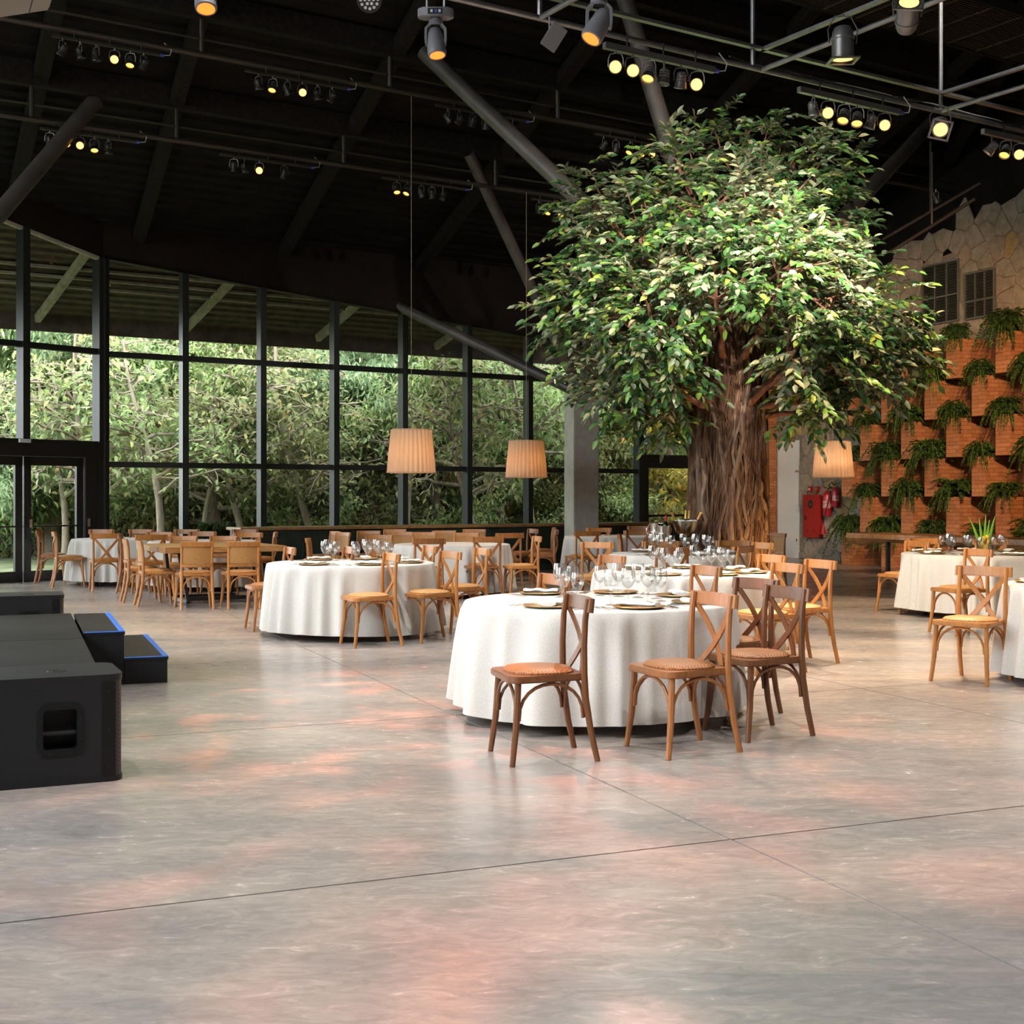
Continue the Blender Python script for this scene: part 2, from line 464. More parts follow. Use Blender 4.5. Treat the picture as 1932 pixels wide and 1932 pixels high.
M['blue_plug'] = plain('blue_connector', (0.04, 0.09, 0.5), 0.5)
M['white_cable'] = plain('white_cable', (0.4, 0.4, 0.4), 0.6)
M['cord'] = plain('lamp_cord', (0.20, 0.15, 0.10), 0.6)
def bark_mat(name, c0, c1, sc=6, bump=0.8):
    m, nt, b = new_mat(name)
    tc = N_(nt, 'ShaderNodeTexCoord'); mp = N_(nt, 'ShaderNodeMapping'); mp.inputs['Scale'].default_value = (1, 1, 0.25)
    nz = N_(nt, 'ShaderNodeTexNoise'); nz.inputs['Scale'].default_value = sc; nz.inputs['Detail'].default_value = 7; nz.inputs['Distortion'].default_value = 0.7
    nt.links.new(tc.outputs['Object'], mp.inputs[0]); nt.links.new(mp.outputs[0], nz.inputs['Vector'])
    r = ramp(nt, [(0.3, c0), (0.7, c1)], nz.outputs[0])
    nt.links.new(r.outputs[0], b.inputs['Base Color']); b.inputs['Roughness'].default_value = 0.85
    bp = N_(nt, 'ShaderNodeBump'); bp.inputs['Strength'].default_value = bump; bp.inputs['Distance'].default_value = 0.03
    nt.links.new(nz.outputs[0], bp.inputs['Height']); nt.links.new(bp.outputs[0], b.inputs['Normal'])
    return m
M['trunk'] = bark_mat('fibrous_trunk', (0.022, 0.010, 0.005), (0.085, 0.042, 0.022), 12)
M['vine'] = bark_mat('grey_vine', (0.07, 0.045, 0.032), (0.20, 0.14, 0.10), 18)
M['fibre'] = bark_mat('brown_fibre', (0.075, 0.035, 0.014), (0.19, 0.09, 0.04), 25)
M['branch'] = bark_mat('reddish_branch', (0.10, 0.042, 0.024), (0.23, 0.11, 0.065), 14)
M['ficus'] = leaf_mat('ficus_leaf', [(0.0, (0.022, 0.075, 0.026)), (0.4, (0.042, 0.115, 0.034)), (0.66, (0.075, 0.18, 0.04)), (0.84, (0.15, 0.30, 0.045)), (0.96, (0.27, 0.33, 0.06))], (0.17, 0.21, 0.12), 0.36, 0.25)
M['ficus_pale'] = leaf_mat('pale_ficus_leaf', [(0.0, (0.13, 0.18, 0.11)), (0.6, (0.22, 0.27, 0.16)), (0.93, (0.40, 0.38, 0.20))], (0.27, 0.29, 0.18), 0.4, 0.2)
M['fern'] = leaf_mat('fern_leaf', [(0.0, (0.016, 0.045, 0.010)), (0.6, (0.035, 0.08, 0.015)), (0.95, (0.10, 0.14, 0.025))], (0.04, 0.08, 0.022), 0.5, 0.25)
M['grass'] = plain('lawn', (0.085, 0.105, 0.04), 0.9, noise=0.5, scale=1.5)
M['bark_out'] = bark_mat('grey_forest_bark', (0.10, 0.07, 0.05), (0.26, 0.20, 0.15), 5)
M['bark_pale'] = bark_mat('pale_bare_branch', (0.17, 0.13, 0.095), (0.33, 0.28, 0.21), 5)
M['leaf_a'] = leaf_mat('forest_leaf_green', [(0.0, (0.10, 0.19, 0.05)), (0.5, (0.22, 0.34, 0.10)), (0.88, (0.40, 0.50, 0.17)), (0.98, (0.60, 0.58, 0.18))], (0.34, 0.44, 0.20), 0.4, 0.45)
M['leaf_b'] = leaf_mat('forest_leaf_bluegreen', [(0.0, (0.13, 0.23, 0.12)), (0.5, (0.24, 0.36, 0.19)), (0.9, (0.42, 0.53, 0.27))], (0.38, 0.48, 0.28), 0.5, 0.45)
M['leaf_c'] = leaf_mat('forest_leaf_olive', [(0.0, (0.14, 0.18, 0.06)), (0.5, (0.27, 0.31, 0.11)), (0.9, (0.44, 0.43, 0.16)), (0.98, (0.50, 0.33, 0.13))], (0.38, 0.40, 0.20), 0.5, 0.45)
M['leaf_y'] = leaf_mat('autumn_yellow_leaf', [(0.0, (0.16, 0.20, 0.03)), (0.5, (0.42, 0.36, 0.03)), (0.85, (0.62, 0.45, 0.03)), (0.97, (0.55, 0.20, 0.03))], (0.45, 0.38, 0.08), 0.5, 0.4)
M['soffit'] = plain('outdoor_roof_underside', (0.085, 0.062, 0.046), 0.8, noise=0.4, scale=5)
M['batten'] = plain('pale_roof_batten', (0.32, 0.29, 0.225), 0.7, noise=0.3, scale=6)
M['steel_bucket'] = plain('ice_bucket_steel', (0.75, 0.73, 0.70), 0.12, metal=1.0)
M['silver_bowl'] = plain('hammered_bowl', (0.55, 0.48, 0.38), 0.22, metal=1.0, bump=0.2, scale=30)
M['ice'] = plain('ice_cubes', (0.75, 0.78, 0.80), 0.15)
M['gold_foil'] = plain('gold_foil', (0.55, 0.33, 0.09), 0.35, metal=0.7)
M['bottle'] = plain('dark_bottle_glass', (0.006, 0.009, 0.005), 0.08, spec=0.6)
M['lemon'] = plain('lemon_yellow', (0.75, 0.50, 0.03), 0.45)
M['blade'] = plain('long_leaf_green', (0.16, 0.34, 0.03), 0.45)
# ---------------------------------------------------------------- setting: floor, roof, walls
rnd = random.Random(7)
def clip(poly, n, c):
    """keep the side n.p >= c"""
    out = []
    for i, a in enumerate(poly):
        b = poly[(i + 1) % len(poly)]
        da, db = n[0] * a[0] + n[1] * a[1] - c, n[0] * b[0] + n[1] * b[1] - c
        if da >= 0: out.append(a)
        if (da >= 0) != (db >= 0):
            t = da / (da - db)
            out.append((a[0] + (b[0] - a[0]) * t, a[1] + (b[1] - a[1]) * t))
    return out
ND = Vector((-TD.y, TD.x, 0))
if ND.dot(Vector((0, 0, 0)) - C0) < 0: ND = -ND         # door wall normal into the hall
HALF = [((NW.x, NW.y), C0.dot(NW) - 0.12), ((NR.x, NR.y), RW.dot(NR) - 0.1), ((ND.x, ND.y), C0.dot(ND) - 0.12)]
floor = empty('floor', kind='structure', label='polished grey concrete floor cut into large slabs')
bed = [(-14, -12), (18, -12), (18, 36), (-14, 36)]
for n, c in HALF: bed = clip(bed, n, c)
MB().prism(bed, -0.12, -0.006).build('joint_bed', M['joint'], floor)
JU, JV, GU, GV, gap = 2.93, 4.715, 3.2, 3.36, 0.006
for i in range(-6, 6):
    for j in range(-6, 9):
        us, vs = JU + i * GU, JV + j * GV
        q = [(us + gap, vs + gap), (us + GU - gap, vs + gap), (us + GU - gap, vs + GV - gap), (us + gap, vs + GV - gap)]
        q = [(U.x * a + V.x * b, U.y * a + V.y * b) for a, b in q]
        for n, c in HALF + [((1, 0), -14), ((-1, 0), -18), ((0, 1), -12)]:
            if q: q = clip(q, n, c)
        if len(q) >= 3: MB().prism(q, -0.05, 0.0).build('slab', M['floor'], floor)

# roof: corrugated black sheets with purlins and rafters, ridge far over the hall
ceiling = empty('ceiling', kind='structure', label='black corrugated roof on dark beams')
RIDGE, S0, S1, RZ = 16.0, -17.0, 32.0, 6.22
def roof_z(d): return RZ + SLOPE * d if d < RIDGE else RZ + SLOPE * RIDGE - 0.3 * (d - RIDGE)
vs, fs = [], []
d, k = -3.7, 0
ds = []
while d < RIDGE:
    ds += [(d, 0), (d + .10, 0), (d + .13, .045), (d + .22, .045)]
    d += .25
ds += [(RIDGE, 0), (38.0, 0)]
for d, h in ds:
    vs += [wall(S0, d, roof_z(d) + h), wall(S1, d, roof_z(d) + h)]
cut = next(i for i, (d, h) in enumerate(ds) if d > -.05)
fs = [(2 * i, 2 * i + 1, 2 * i + 3, 2 * i + 2) for i in range(len(ds) - 1)]
MB().add(vs, fs[:cut]).build('outer_sheet', M['soffit'], ceiling)  # lighter colour than the inner sheet paints in the outdoor light
b = MB(); b.add(vs, fs[cut:])
n0 = len(ds)
b.add([wall(S0, -3.7, roof_z(-3.7) + .3), wall(S1, -3.7, roof_z(-3.7) + .3), wall(S1, RIDGE, roof_z(RIDGE) + .3), wall(S0, RIDGE, roof_z(RIDGE) + .3), wall(S1, 38, roof_z(38) + .3), wall(S0, 38, roof_z(38) + .3)], [(0, 1, 2, 3), (3, 2, 4, 5)])
b.build('corrugated_sheet', M['black_ceiling'], ceiling)
for d in (4.12, 6.15, 8.25, 10.4, 12.6, 14.8):
    z = 5.9 + SLOPE * d
    MB().span(wall(S0, d, z + .16), wall(S1, d, z + .16), .16, .34).build('purlin', M['black_beam'], ceiling)
for (x0, y0, x1, y1) in ((30, 360, 95, 60), (256, 470, 372, 50), (509, 522, 800, 5), (750, 560, 1060, 150), (985, 610, 1420, 140), (1240, 640, 1760, 170), (1690, 470, 1930, 60)):
    a, c = on_roof(x0, y0, .12), on_roof(x1, y1, .12)
    e = c + (c - a) * .5
    MB().span(a, e, .2, .2).build('rafter', M['black_beam'], ceiling)
# wires and cable tray on the far slope are part of the lighting rows further down

# long glass wall
def ztop(s): return 5.63 - .09 * s
gw = empty('wall_back', kind='structure', label='tall glass wall in dark metal frames facing the forest')
AXW = (TW, NW, Vector((0, 0, 1)))
SM = [0, 1.5, 3, 4.5, 6, 7.5, 9, 10.5, 12.0, 13.6, 15.2]
for s in SM:
    w = .2 if s == 12 else .115
    MB().box(wall(s, 0, ztop(s) / 2), (w, .22, ztop(s)), AXW).build('mullion', M['frame'], gw)
for a, c in zip(SM[:-1], SM[1:]):
    dr = a >= 12
    zs = [0.0, 2.0, 3.95] if not dr else [2.33, 3.95]
    for i, z in enumerate(zs):
        h = .1 if z else .16
        MB().box(wall((a + c) / 2, 0, max(z, .08)), (c - a - .1, .12, h), AXW).build('transom', M['frame'], gw)
        z1 = zs[i + 1] if i + 1 < len(zs) else None
        q = [wall(a, 0, z), wall(c, 0, z), wall(c, 0, z1 if z1 else ztop(c)), wall(a, 0, z1 if z1 else ztop(a))]
        MB().add(q, [(0, 1, 2, 3)]).build('pane', M['pane'], gw)
b = MB()
b.add([wall(s, dd, z) for s in (-.1, 16.2) for dd in (-.1, .1) for z in (ztop(s), 6.3)], [(0, 1, 3, 2), (4, 6, 7, 5), (0, 4, 5, 1), (2, 3, 7, 6), (0, 2, 6, 4), (1, 5, 7, 3)])
b.build('header', M['header'], gw)
MB().span(wall(0, .02, ztop(0) + .03), wall(15.5, .02, ztop(15.5) + .03), .16, .07).build('head_strip', M['header'], gw)
# black glazed door in the long glass wall beside the tree
door2 = empty('door_2', kind='structure', label='black glazed door beside the tree trunk')
MB().box(wall(13.6, 0, 2.2), (3.1, .2, .24), AXW).build('door_header', M['frame_dark'], door2)
for s in (12.15, 13.55, 13.68, 15.1):
    MB().box(wall(s, 0, 1.05), (.12, .1, 2.1), AXW).build('stile', M['frame_dark'], door2)
for s in (12.85, 14.4):
    for z in (.1, 1.0):
        MB().box(wall(s, 0, z), (1.3, .07, .2 if z < .5 else .05), AXW).build('rail', M['frame_dark'], door2)
    MB().add([wall(s - .65, 0, .1), wall(s + .65, 0, .1), wall(s + .65, 0, 2.1), wall(s - .65, 0, 2.1)], [(0, 1, 2, 3)]).build('pane', M['pane'], door2)

# door wall
def dw(s, d=0.0, z=0.0): return C0 + TD * s + ND * d + Vector((0, 0, z))
def ztd(s): return 5.64 + .2 * s
AXD = (TD, ND, Vector((0, 0, 1)))
lw = empty('wall_left', kind='structure', label='glass wall with a double door in black frames')
SD = [0.0, 1.5, 3.0, 4.5, 6.0, 7.5]
for s in SD:
    w = .2 if s == 0 else .13
    MB().box(dw(s, 0, ztd(s) / 2 + (0 if s in (0.0, 3.0, 4.5, 6.0, 7.5) else 1.1)), (w, .22, ztd(s) - (0 if s in (0.0, 3.0, 4.5, 6.0, 7.5) else 2.2)), AXD).build('mullion', M['frame'], lw)
for a, c in zip(SD[:-1], SD[1:]):
    zs = [2.32, 3.95] if a < 3 else [0, 2.32, 3.95]
    for i, z in enumerate(zs):
        MB().box(dw((a + c) / 2, 0, z + .03), (c - a - .1, .12, .1), AXD).build('transom', M['frame'], lw)
        z1 = zs[i + 1] if i + 1 < len(zs) else None
        q = [dw(a, 0, z), dw(c, 0, z), dw(c, 0, z1 if z1 else ztd(c)), dw(a, 0, z1 if z1 else ztd(a))]
        MB().add(q, [(0, 1, 2, 3)]).build('pane', M['pane'], lw)
b = MB()
b.add([dw(s, dd, z) for s in (0, 7.6) for dd in (-.1, .1) for z in (ztd(s), ztd(s) + 1.6)], [(0, 1, 3, 2), (4, 6, 7, 5), (0, 4, 5, 1), (2, 3, 7, 6), (0, 2, 6, 4), (1, 5, 7, 3)])
b.build('header', M['header'], lw)
MB().span(dw(.1, .05, ztd(0) - .02), dw(7.4, .05, ztd(7.4) - .02), .1, .05).build('head_strip', M['batten'], lw)  # pale strip paints in the reflection along the top of the panes
door1 = empty('door_1', kind='structure', label='black double glass door with push handles')
MB().box(dw(1.5, 0, 2.22), (3.0, .22, .22), AXD).build('door_header', M['frame_dark'], door1)
MB().box(dw(.22, 0, 1.06), (.3, .2, 2.12), AXD).build('jamb', M['frame_dark'], door1)
MB().box(dw(2.9, 0, 1.06), (.2, .2, 2.12), AXD).build('jamb', M['frame_dark'], door1)
for s0, s1 in ((.38, 1.52), (1.54, 2.8)):
    for s in (s0 + .07, s1 - .07):
        MB().box(dw(s, .02, 1.05), (.13, .06, 2.1), AXD).build('stile', M['frame_dark'], door1)
    for z, h in ((.09, .18), (2.03, .15), (.93, .025)):
        MB().box(dw((s0 + s1) / 2, .02, z), (s1 - s0, .06, h), AXD).build('rail', M['frame_dark'], door1)
    MB().add([dw(s0, .02, .1), dw(s1, .02, .1), dw(s1, .02, 2.05), dw(s0, .02, 2.05)], [(0, 1, 2, 3)]).build('pane', M['pane'], door1)
for s in (.33, 1.44):
    MB().box(dw(s, .1, .98), (.05, .08, .14), AXD).build('handle', M['cutlery'], door1)
t = MB().box(dw(1.55, .13, 2.36), (.20, .05, .06), AXD).build('door_sensor', M['paper'])
tag(t, 'small white motion sensor above the double glass door', 'sensor')

# eave outside the glass
eave = empty('roof_overhang', kind='structure', label='roof overhang outside the glass with pale battens')
for d in (-1.55, -1.9, -2.25):
    MB().span(wall(S0, d, roof_z(d) - .04), wall(S1, d, roof_z(d) - .04), .09, .05).build('batten', M['batten'], eave)
MB().span(wall(S0, -3.62, 4.9), wall(S1, -3.62, 4.9), .06, .36).build('fascia', M['soffit'], eave)
for s in np.arange(-9, 24, 3.0):
    s = float(s)
    MB().span(wall(s, -.2, roof_z(-.2) - .12), wall(s - .3, -3.5, roof_z(-3.5) - .12), .1, .16).build('rafter', M['batten'], eave)

# ground outside
og = MB()
NX, NY = 60, 64
vs = []
for j in range(NY + 1):
    for i in range(NX + 1):
        x, y = -90 + 180 * i / NX, -80 + 190 * j / NY
        out = max(0.0, -dist_wall(Vector((x, y, 0))) - 3)
        vs.append((x, y, -.16 + .03 * max(0, out - 6) + .12 * math.sin(x * .5) * math.cos(y * .4) * min(1, out / 6)))
og.add(vs, [(j * (NX + 1) + i, j * (NX + 1) + i + 1, (j + 1) * (NX + 1) + i + 1, (j + 1) * (NX + 1) + i) for j in range(NY) for i in range(NX)])
tag(og.build('ground', M['grass'], smooth=60), 'grassy ground outside the glass', kind='structure')

# unseen solid wall added behind the viewer to cut the frontal light
MB().box((0, -10.2, 4.2), (44, .3, 8.4)).build('added_front_wall', M['header'], kind='structure', label='dark rear wall added out of view to cut the frontal light')
# ---------------------------------------------------------------- stone wall with planters
rw = empty('wall_right', kind='structure', label='crazy-paved stone wall under the dark roof')
def zstone(s): return 6.30 + .2 * s
AXR = (WR, NR, Vector((0, 0, 1)))
b = MB()
# stone core as pieces around the doorway opening (s -3.53 .. -2.6, z < 2.75)
def slabr(s0, s1, z0a, z1a, z0b, z1b, d0, d1):
    return b.add([stone(s, d, z) for s, (za, zb) in ((s0, (z0a, z1a)), (s1, (z0b, z1b))) for d in (d0, d1) for z in (za, zb)], [(0, 1, 3, 2), (4, 6, 7, 5), (0, 4, 5, 1), (2, 3, 7, 6), (0, 2, 6, 4), (1, 5, 7, 3)])
slabr(-2.6, 45, 0, zstone(-2.6), 0, 10, -.35, 0)
slabr(-3.53, -2.6, 2.75, zstone(-3.53), 2.75, zstone(-2.6), -.35, 0)
slabr(-4.1, -3.53, 0, zstone(-4), 0, zstone(-3.53), -.35, 0)
b.build('mortar_core', M['mortar'], rw)
b = MB()
slabr(-4.6, 45, zstone(-4.6), 12.5, 10, 12.5, -.5, -.15)  # black sheet added to stand for the dark gap under the roof
b.build('dark_gap_sheet', M['black_ceiling'], rw)
# stones: irregular polygons (Voronoi cells), each its own piece
WIN = [(1.64, 2.66, 4.88, 6.06), (2.85, 3.62, 4.86, 5.73)]
seeds = []
rs = random.Random(3)
gx, gz = .40, .34
for i in range(-12, 16):
    for j in range(-1, 24):
        s, z = i * gx + (j % 2) * gx * .5 + rs.uniform(-.16, .16), j * gz + rs.uniform(-.14, .14)
        seeds.append((s, z))
def visible_stone(s, z):
    if s < -3.5 or s > 5.4 or z > zstone(s) - .02 + .1 * math.sin(s * 7): return False
    if -3.53 < s < -2.6: return z > 2.75
    if s < .4: return z < 5.9 if s < -.9 else (z > 4.3 or (s < -.2 and z < 3.2))
    return z > 4.2
nst = 0
for k, (s, z) in enumerate(seeds):
    if not visible_stone(s, z) or nst >= 300: continue
    poly = [(s - .6, z - .6), (s + .6, z - .6), (s + .6, z + .6), (s - .6, z + .6)]
    for (s2, z2) in seeds:
        if (s2, z2) == (s, z) or abs(s2 - s) > 1.1 or abs(z2 - z) > 1.1: continue
        nx, nz = s - s2, z - z2
        ln = math.hypot(nx, nz)
        nx, nz = nx / ln, nz / ln
        poly = clip(poly, (nx, nz), nx * (s + s2) / 2 + nz * (z + z2) / 2 + .005)
        if len(poly) < 3: break
    if len(poly) < 3: continue
    if -4.2 < s < -2.0 and z < 3.3:
        if s > -2.6: poly = clip(poly, (1, 0), -2.59)
        elif z > 2.6: poly = clip(poly, (0, 1), 2.76)
    poly = clip(poly, (0, 1), 0.01)
    hit = False
    for (a, c, z0, z1) in WIN:
        if a - .02 < s < c + .02 and z0 - .02 < z < z1 + .02: hit = True
        elif s <= a and z0 - .3 < z < z1 + .3 and a - s < .5: poly = clip(poly, (-1, 0), -(a - .03))
        elif s >= c and z0 - .3 < z < z1 + .3 and s - c < .5: poly = clip(poly, (1, 0), c + .03)
        elif z >= z1 and z - z1 < .45 and a - .2 < s < c + .2: poly = clip(poly, (0, 1), z1 + .03)
        elif z <= z0 and z0 - z < .45 and a - .2 < s < c + .2: poly = clip(poly, (0, -1), -(z0 - .03))
    if hit or len(poly) < 3: continue
    th = rs.uniform(.018, .045)
    tx, tz = rs.uniform(-.03, .03), rs.uniform(-.03, .03)
    cs, cz = sum(p[0] for p in poly) / len(poly), sum(p[1] for p in poly) / len(poly)
    n = len(poly)
    outer = [stone(p[0], .001, p[1]) for p in poly]
    mid = [stone(p[0], th * .7 + (p[0] - cs) * tx + (p[1] - cz) * tz, p[1]) for p in poly]
    inner = [stone(cs + (p[0] - cs) * .88, th + (p[0] - cs) * tx + (p[1] - cz) * tz, cz + (p[1] - cz) * .88) for p in poly]
    MB().add(outer + mid + inner, [(i, (i + 1) % n, n + (i + 1) % n, n + i) for i in range(n)] + [(n + i, n + (i + 1) % n, 2 * n + (i + 1) % n, 2 * n + i) for i in range(n)] + [tuple(range(2 * n, 3 * n))]).build('stone', M['stone'], rw)
    nst += 1
# the white doorway recess and its skirting
wd = empty('door_3', kind='structure', label='white plastered passage opening in the stone wall')
MB().box(stone(-3.06, -.08, 1.38), (.93, .1, 2.75), AXR).build('white_back', M['plaster'], wd)
MB().box(stone(-3.06, -.02, .11), (.92, .025, .22), AXR).build('skirting', M['plaster'], wd)
sg = empty('exit_sign', stone(-2.72, -.02, 2.02), 0, label='small white exit sign with dark red lettering in the white passage', cat='sign')
ang = math.atan2(WR.y, WR.x)
MB().box((0, 0, 0), (.16, .01, .09), AXR).build('sign_plate', M['paper'], sg)
def text_mesh(body, size, mat, parent, loc, rz, name='lettering', extr=0.002):
    cu = bpy.data.curves.new(name, 'FONT')
    cu.body = body; cu.size = size; cu.extrude = extr; cu.align_x = 'CENTER'; cu.align_y = 'CENTER'
    cu.materials.append(mat)
    tmp = bpy.data.objects.new(name, cu)
    me = bpy.data.meshes.new_from_object(tmp)
    bpy.data.objects.remove(tmp)
    o = link(name, me)
    o.parent = parent; o.location = loc; o.rotation_euler = (math.pi / 2, 0, rz)
    return o
text_mesh('SAÍDA', .055, M['red_text'], sg, NR * .008, ang)
for z, hh in ((2.22, .16), (1.15, .16)):
    t = MB().box(stone(-2.70, -.02, z), (.1, .01, hh), AXR).build('paper_notice', M['paper'])
    tag(t, 'pale paper notice above the exit sign' if z > 2 else 'pale paper notice low down in the white passage', 'notice')
t = empty('wall_socket', stone(-2.72, -.015, .42), 0, label='white wall socket low in the white passage', cat='socket')
MB().box((0, 0, 0), (.12, .02, .16), AXR).build('cover_plate', M['plaster'], t)
MB().box(NR * .012, (.03, .01, .06), AXR).build('outlet', M['rubber'], t)
# brick pier beside the passage
def bricks(mb, s0, s1, d, z0, z1, L, H, org, along, nrm, off=0):
    k, z = 0, z0
    while z < z1 - .01:
        h = min(H, z1 - z)
        s = s0 - (L / 2 if (k + off) % 2 else 0)
        while s < s1 - .005:
            a, c = max(s, s0), min(s + L, s1)
            if c - a > .012:
                mb.box(org + along * ((a + c) / 2) + nrm * d + Vector((0, 0, z + h / 2)), (c - a - .008, .014, h - .008), (along, nrm, Vector((0, 0, 1))))
            s += L
        z += H; k += 1
    return mb
pier = empty('brick_pier', kind='structure', label='rough orange brick pier lit from below beside the tree')
MB().box(stone(-3.85, .05, 2.9), (.6, .5, 5.8), AXR).build('pier_core', M['brick_mortar'], pier)
bb = MB()
bricks(bb, -4.15, -3.55, .3, 0, 5.8, .24, .07, RW, WR, NR)
bricks(bb, -.2, .3, .3, 0, 5.8, .25, .07, RW + WR * -3.85, NR, WR, 1)
for v in range(len(bb.v)): bb.v[v] = tuple(Vector(bb.v[v]) + NR * rs.uniform(-.006, .012) )
bb.build('brickwork', M['brick'], pier, kind='stuff')
# planters
PD, PA, PH = .8, .36, .74
def planter_mesh():
    core = MB()
    core.box((PA / 2, -PD / 2, PH / 2), (PA - .012, PD - .012, PH - .012))
    br = MB()
    X, Y = Vector((1, 0, 0)), Vector((0, 1, 0))
    bricks(br, 0, PA, -.007, 0, PH, .18, .074, Vector((0, 0, 0)), X, Y)
    bricks(br, -PD, 0, PA - .007, 0, PH, .2, .074, Vector((0, 0, 0)), Y, X)
    bricks(br, -PD, 0, .007, 0, PH, .2, .074, Vector((0, 0, 0)), Y, X)
    rim = MB()
    rim.box((PA / 2, -.02, PH - .01), (PA - .03, .05, .03))
    soil = MB().box((PA / 2, -PD / 2, PH - .005), (PA - .08, PD - .08, .02))
    return core.mesh('planter_core', M['brick_mortar']), br.mesh('brickwork', M['brick']), soil.mesh('soil', M['rubber'])
pm = planter_mesh()
angr = math.atan2(WR.y, WR.x) 
planter_tops = []
ROWS = [(0.0, .69, .015), (.69, .74, .616), (1.43, .74, .015), (2.17, .74, .616), (2.91, .74, .015), (3.65, .74, .616)]
for ri, (z0, h, so) in enumerate(ROWS):
    for k in range(0, 5):
        s = so + 1.28 * k
        if ri == 5 and k < 1: continue
        org = stone(s, PD, z0)
        o = empty('brick_planter', org, 0); o.parent = rw
        # local x along WR, local y along NR (left-handed pair avoided by mirroring through the matrix)
        m = Matrix(((WR.x, NR.x, 0, 0), (WR.y, NR.y, 0, 0), (0, 0, 1, 0), (0, 0, 0, 1)))
        for nm, me in zip(('planter_core', 'brickwork', 'soil'), pm):
            c = link(nm, me, None, o)
            c.matrix_local = m @ Matrix.Diagonal((1, 1, h / PH, 1))
            if nm == 'brickwork': c['kind'] = 'stuff'
        planter_tops.append((ri, k, org + WR * (PA / 2) - NR * .2 + Vector((0, 0, h))))
MB().box(stone(3.0, .03, 2.2), (6.4, .06, 4.4), AXR).build('brick_backing', M['brick_mortar'], rw)
# two shuttered windows high in the stone
for i, (a, c, z0, z1) in enumerate(WIN):
    w = empty(f'window_{i + 1}', kind='structure', label=['wider grey louvred window high in the stone wall', 'narrower grey louvred window high in the stone wall'][i])
    mid = (a + c) / 2
    for s in (a, c, a + (c - a) * .35, a + (c - a) * .68):
        MB().box(stone(s, .03, (z0 + z1) / 2), (.03 if s in (a, c) else .009, .06, z1 - z0), AXR).build('stile', M['window_grey'], w)
    for z in (z0, z1, z0 + (z1 - z0) * (.44 if i == 0 else .38)):
        MB().box(stone(mid, .03, z), (c - a, .07, .032), AXR).build('rail', M['window_grey'], w)
    n = int((z1 - z0) / .055)
    for q in range(n):
        z = z0 + (q + .5) * (z1 - z0) / n
        ax2 = (WR, (NR + Vector((0, 0, -.6))).normalized(), (Vector((0, 0, 1)) + NR * .6).normalized())
        MB().box(stone(mid, .02, z), (c - a - .03, .052, .03), ax2).build('slat', M['louver'], w)
    MB().box(stone(mid, .004, (z0 + z1) / 2), (c - a, .006, z1 - z0), AXR).build('backing', M['louver'], w)

# concrete pillar and roof struts
pc = at_depth(1097, 938, 24.9); pc.z = 0
ax = (Vector((.9, .43, 0)).normalized(), Vector((-.43, .9, 0)).normalized(), Vector((0, 0, 1)))
pl = MB().box(pc + Vector((0, 0, 1.68)), (.53, .40, 3.36), ax).build('column_concrete', M['pillar'], bevel=.012, kind='structure', label='square grey concrete column in front of the dark green counter')
TREE = at_depth(1373, 938, 17.6); TREE.z = 0
def strut(a, b, r, label, base=True):
    e = empty('roof_strut', a, label=label, cat='strut', group='slanting steel roof struts')
    MB().tube([Vector((0, 0, 0)), (b - a)], r, 14).build('tube', M['strut'], e, smooth=40)
    dd = (b - a).normalized()
    MB().tube([dd * 0.0, dd * .12], r * 1.25, 14).build('end_collar', M['strut'], e, smooth=40)
th = TREE + Vector((0, 0, 3.5))
strut(th, on_roof(800, 98), .12, 'grey steel strut rising from the leafy tree towards the spotlight rows')
strut(th, on_roof(1168, -40), .12, 'grey steel strut rising steeply from the top of the leafy tree')
strut(th, on_roof(1778, 210), .12, 'grey steel strut rising from the leafy tree towards the stone wall')
ph = pc + Vector((0, 0, 3.36))
strut(ph, on_roof(700, 553, -.2), .10, 'dark steel strut from the concrete column across the upper panes')
strut(ph, on_roof(885, 290), .10, 'dark steel strut rising steeply from the concrete column')
strut(ph, on_roof(1230, 610, -.2), .10, 'dark steel strut from the concrete column into the tree crown')
strut(at_depth(-160, 590, 17.0), on_roof(180, 190), .12, 'pale grey steel strut above the double glass door')
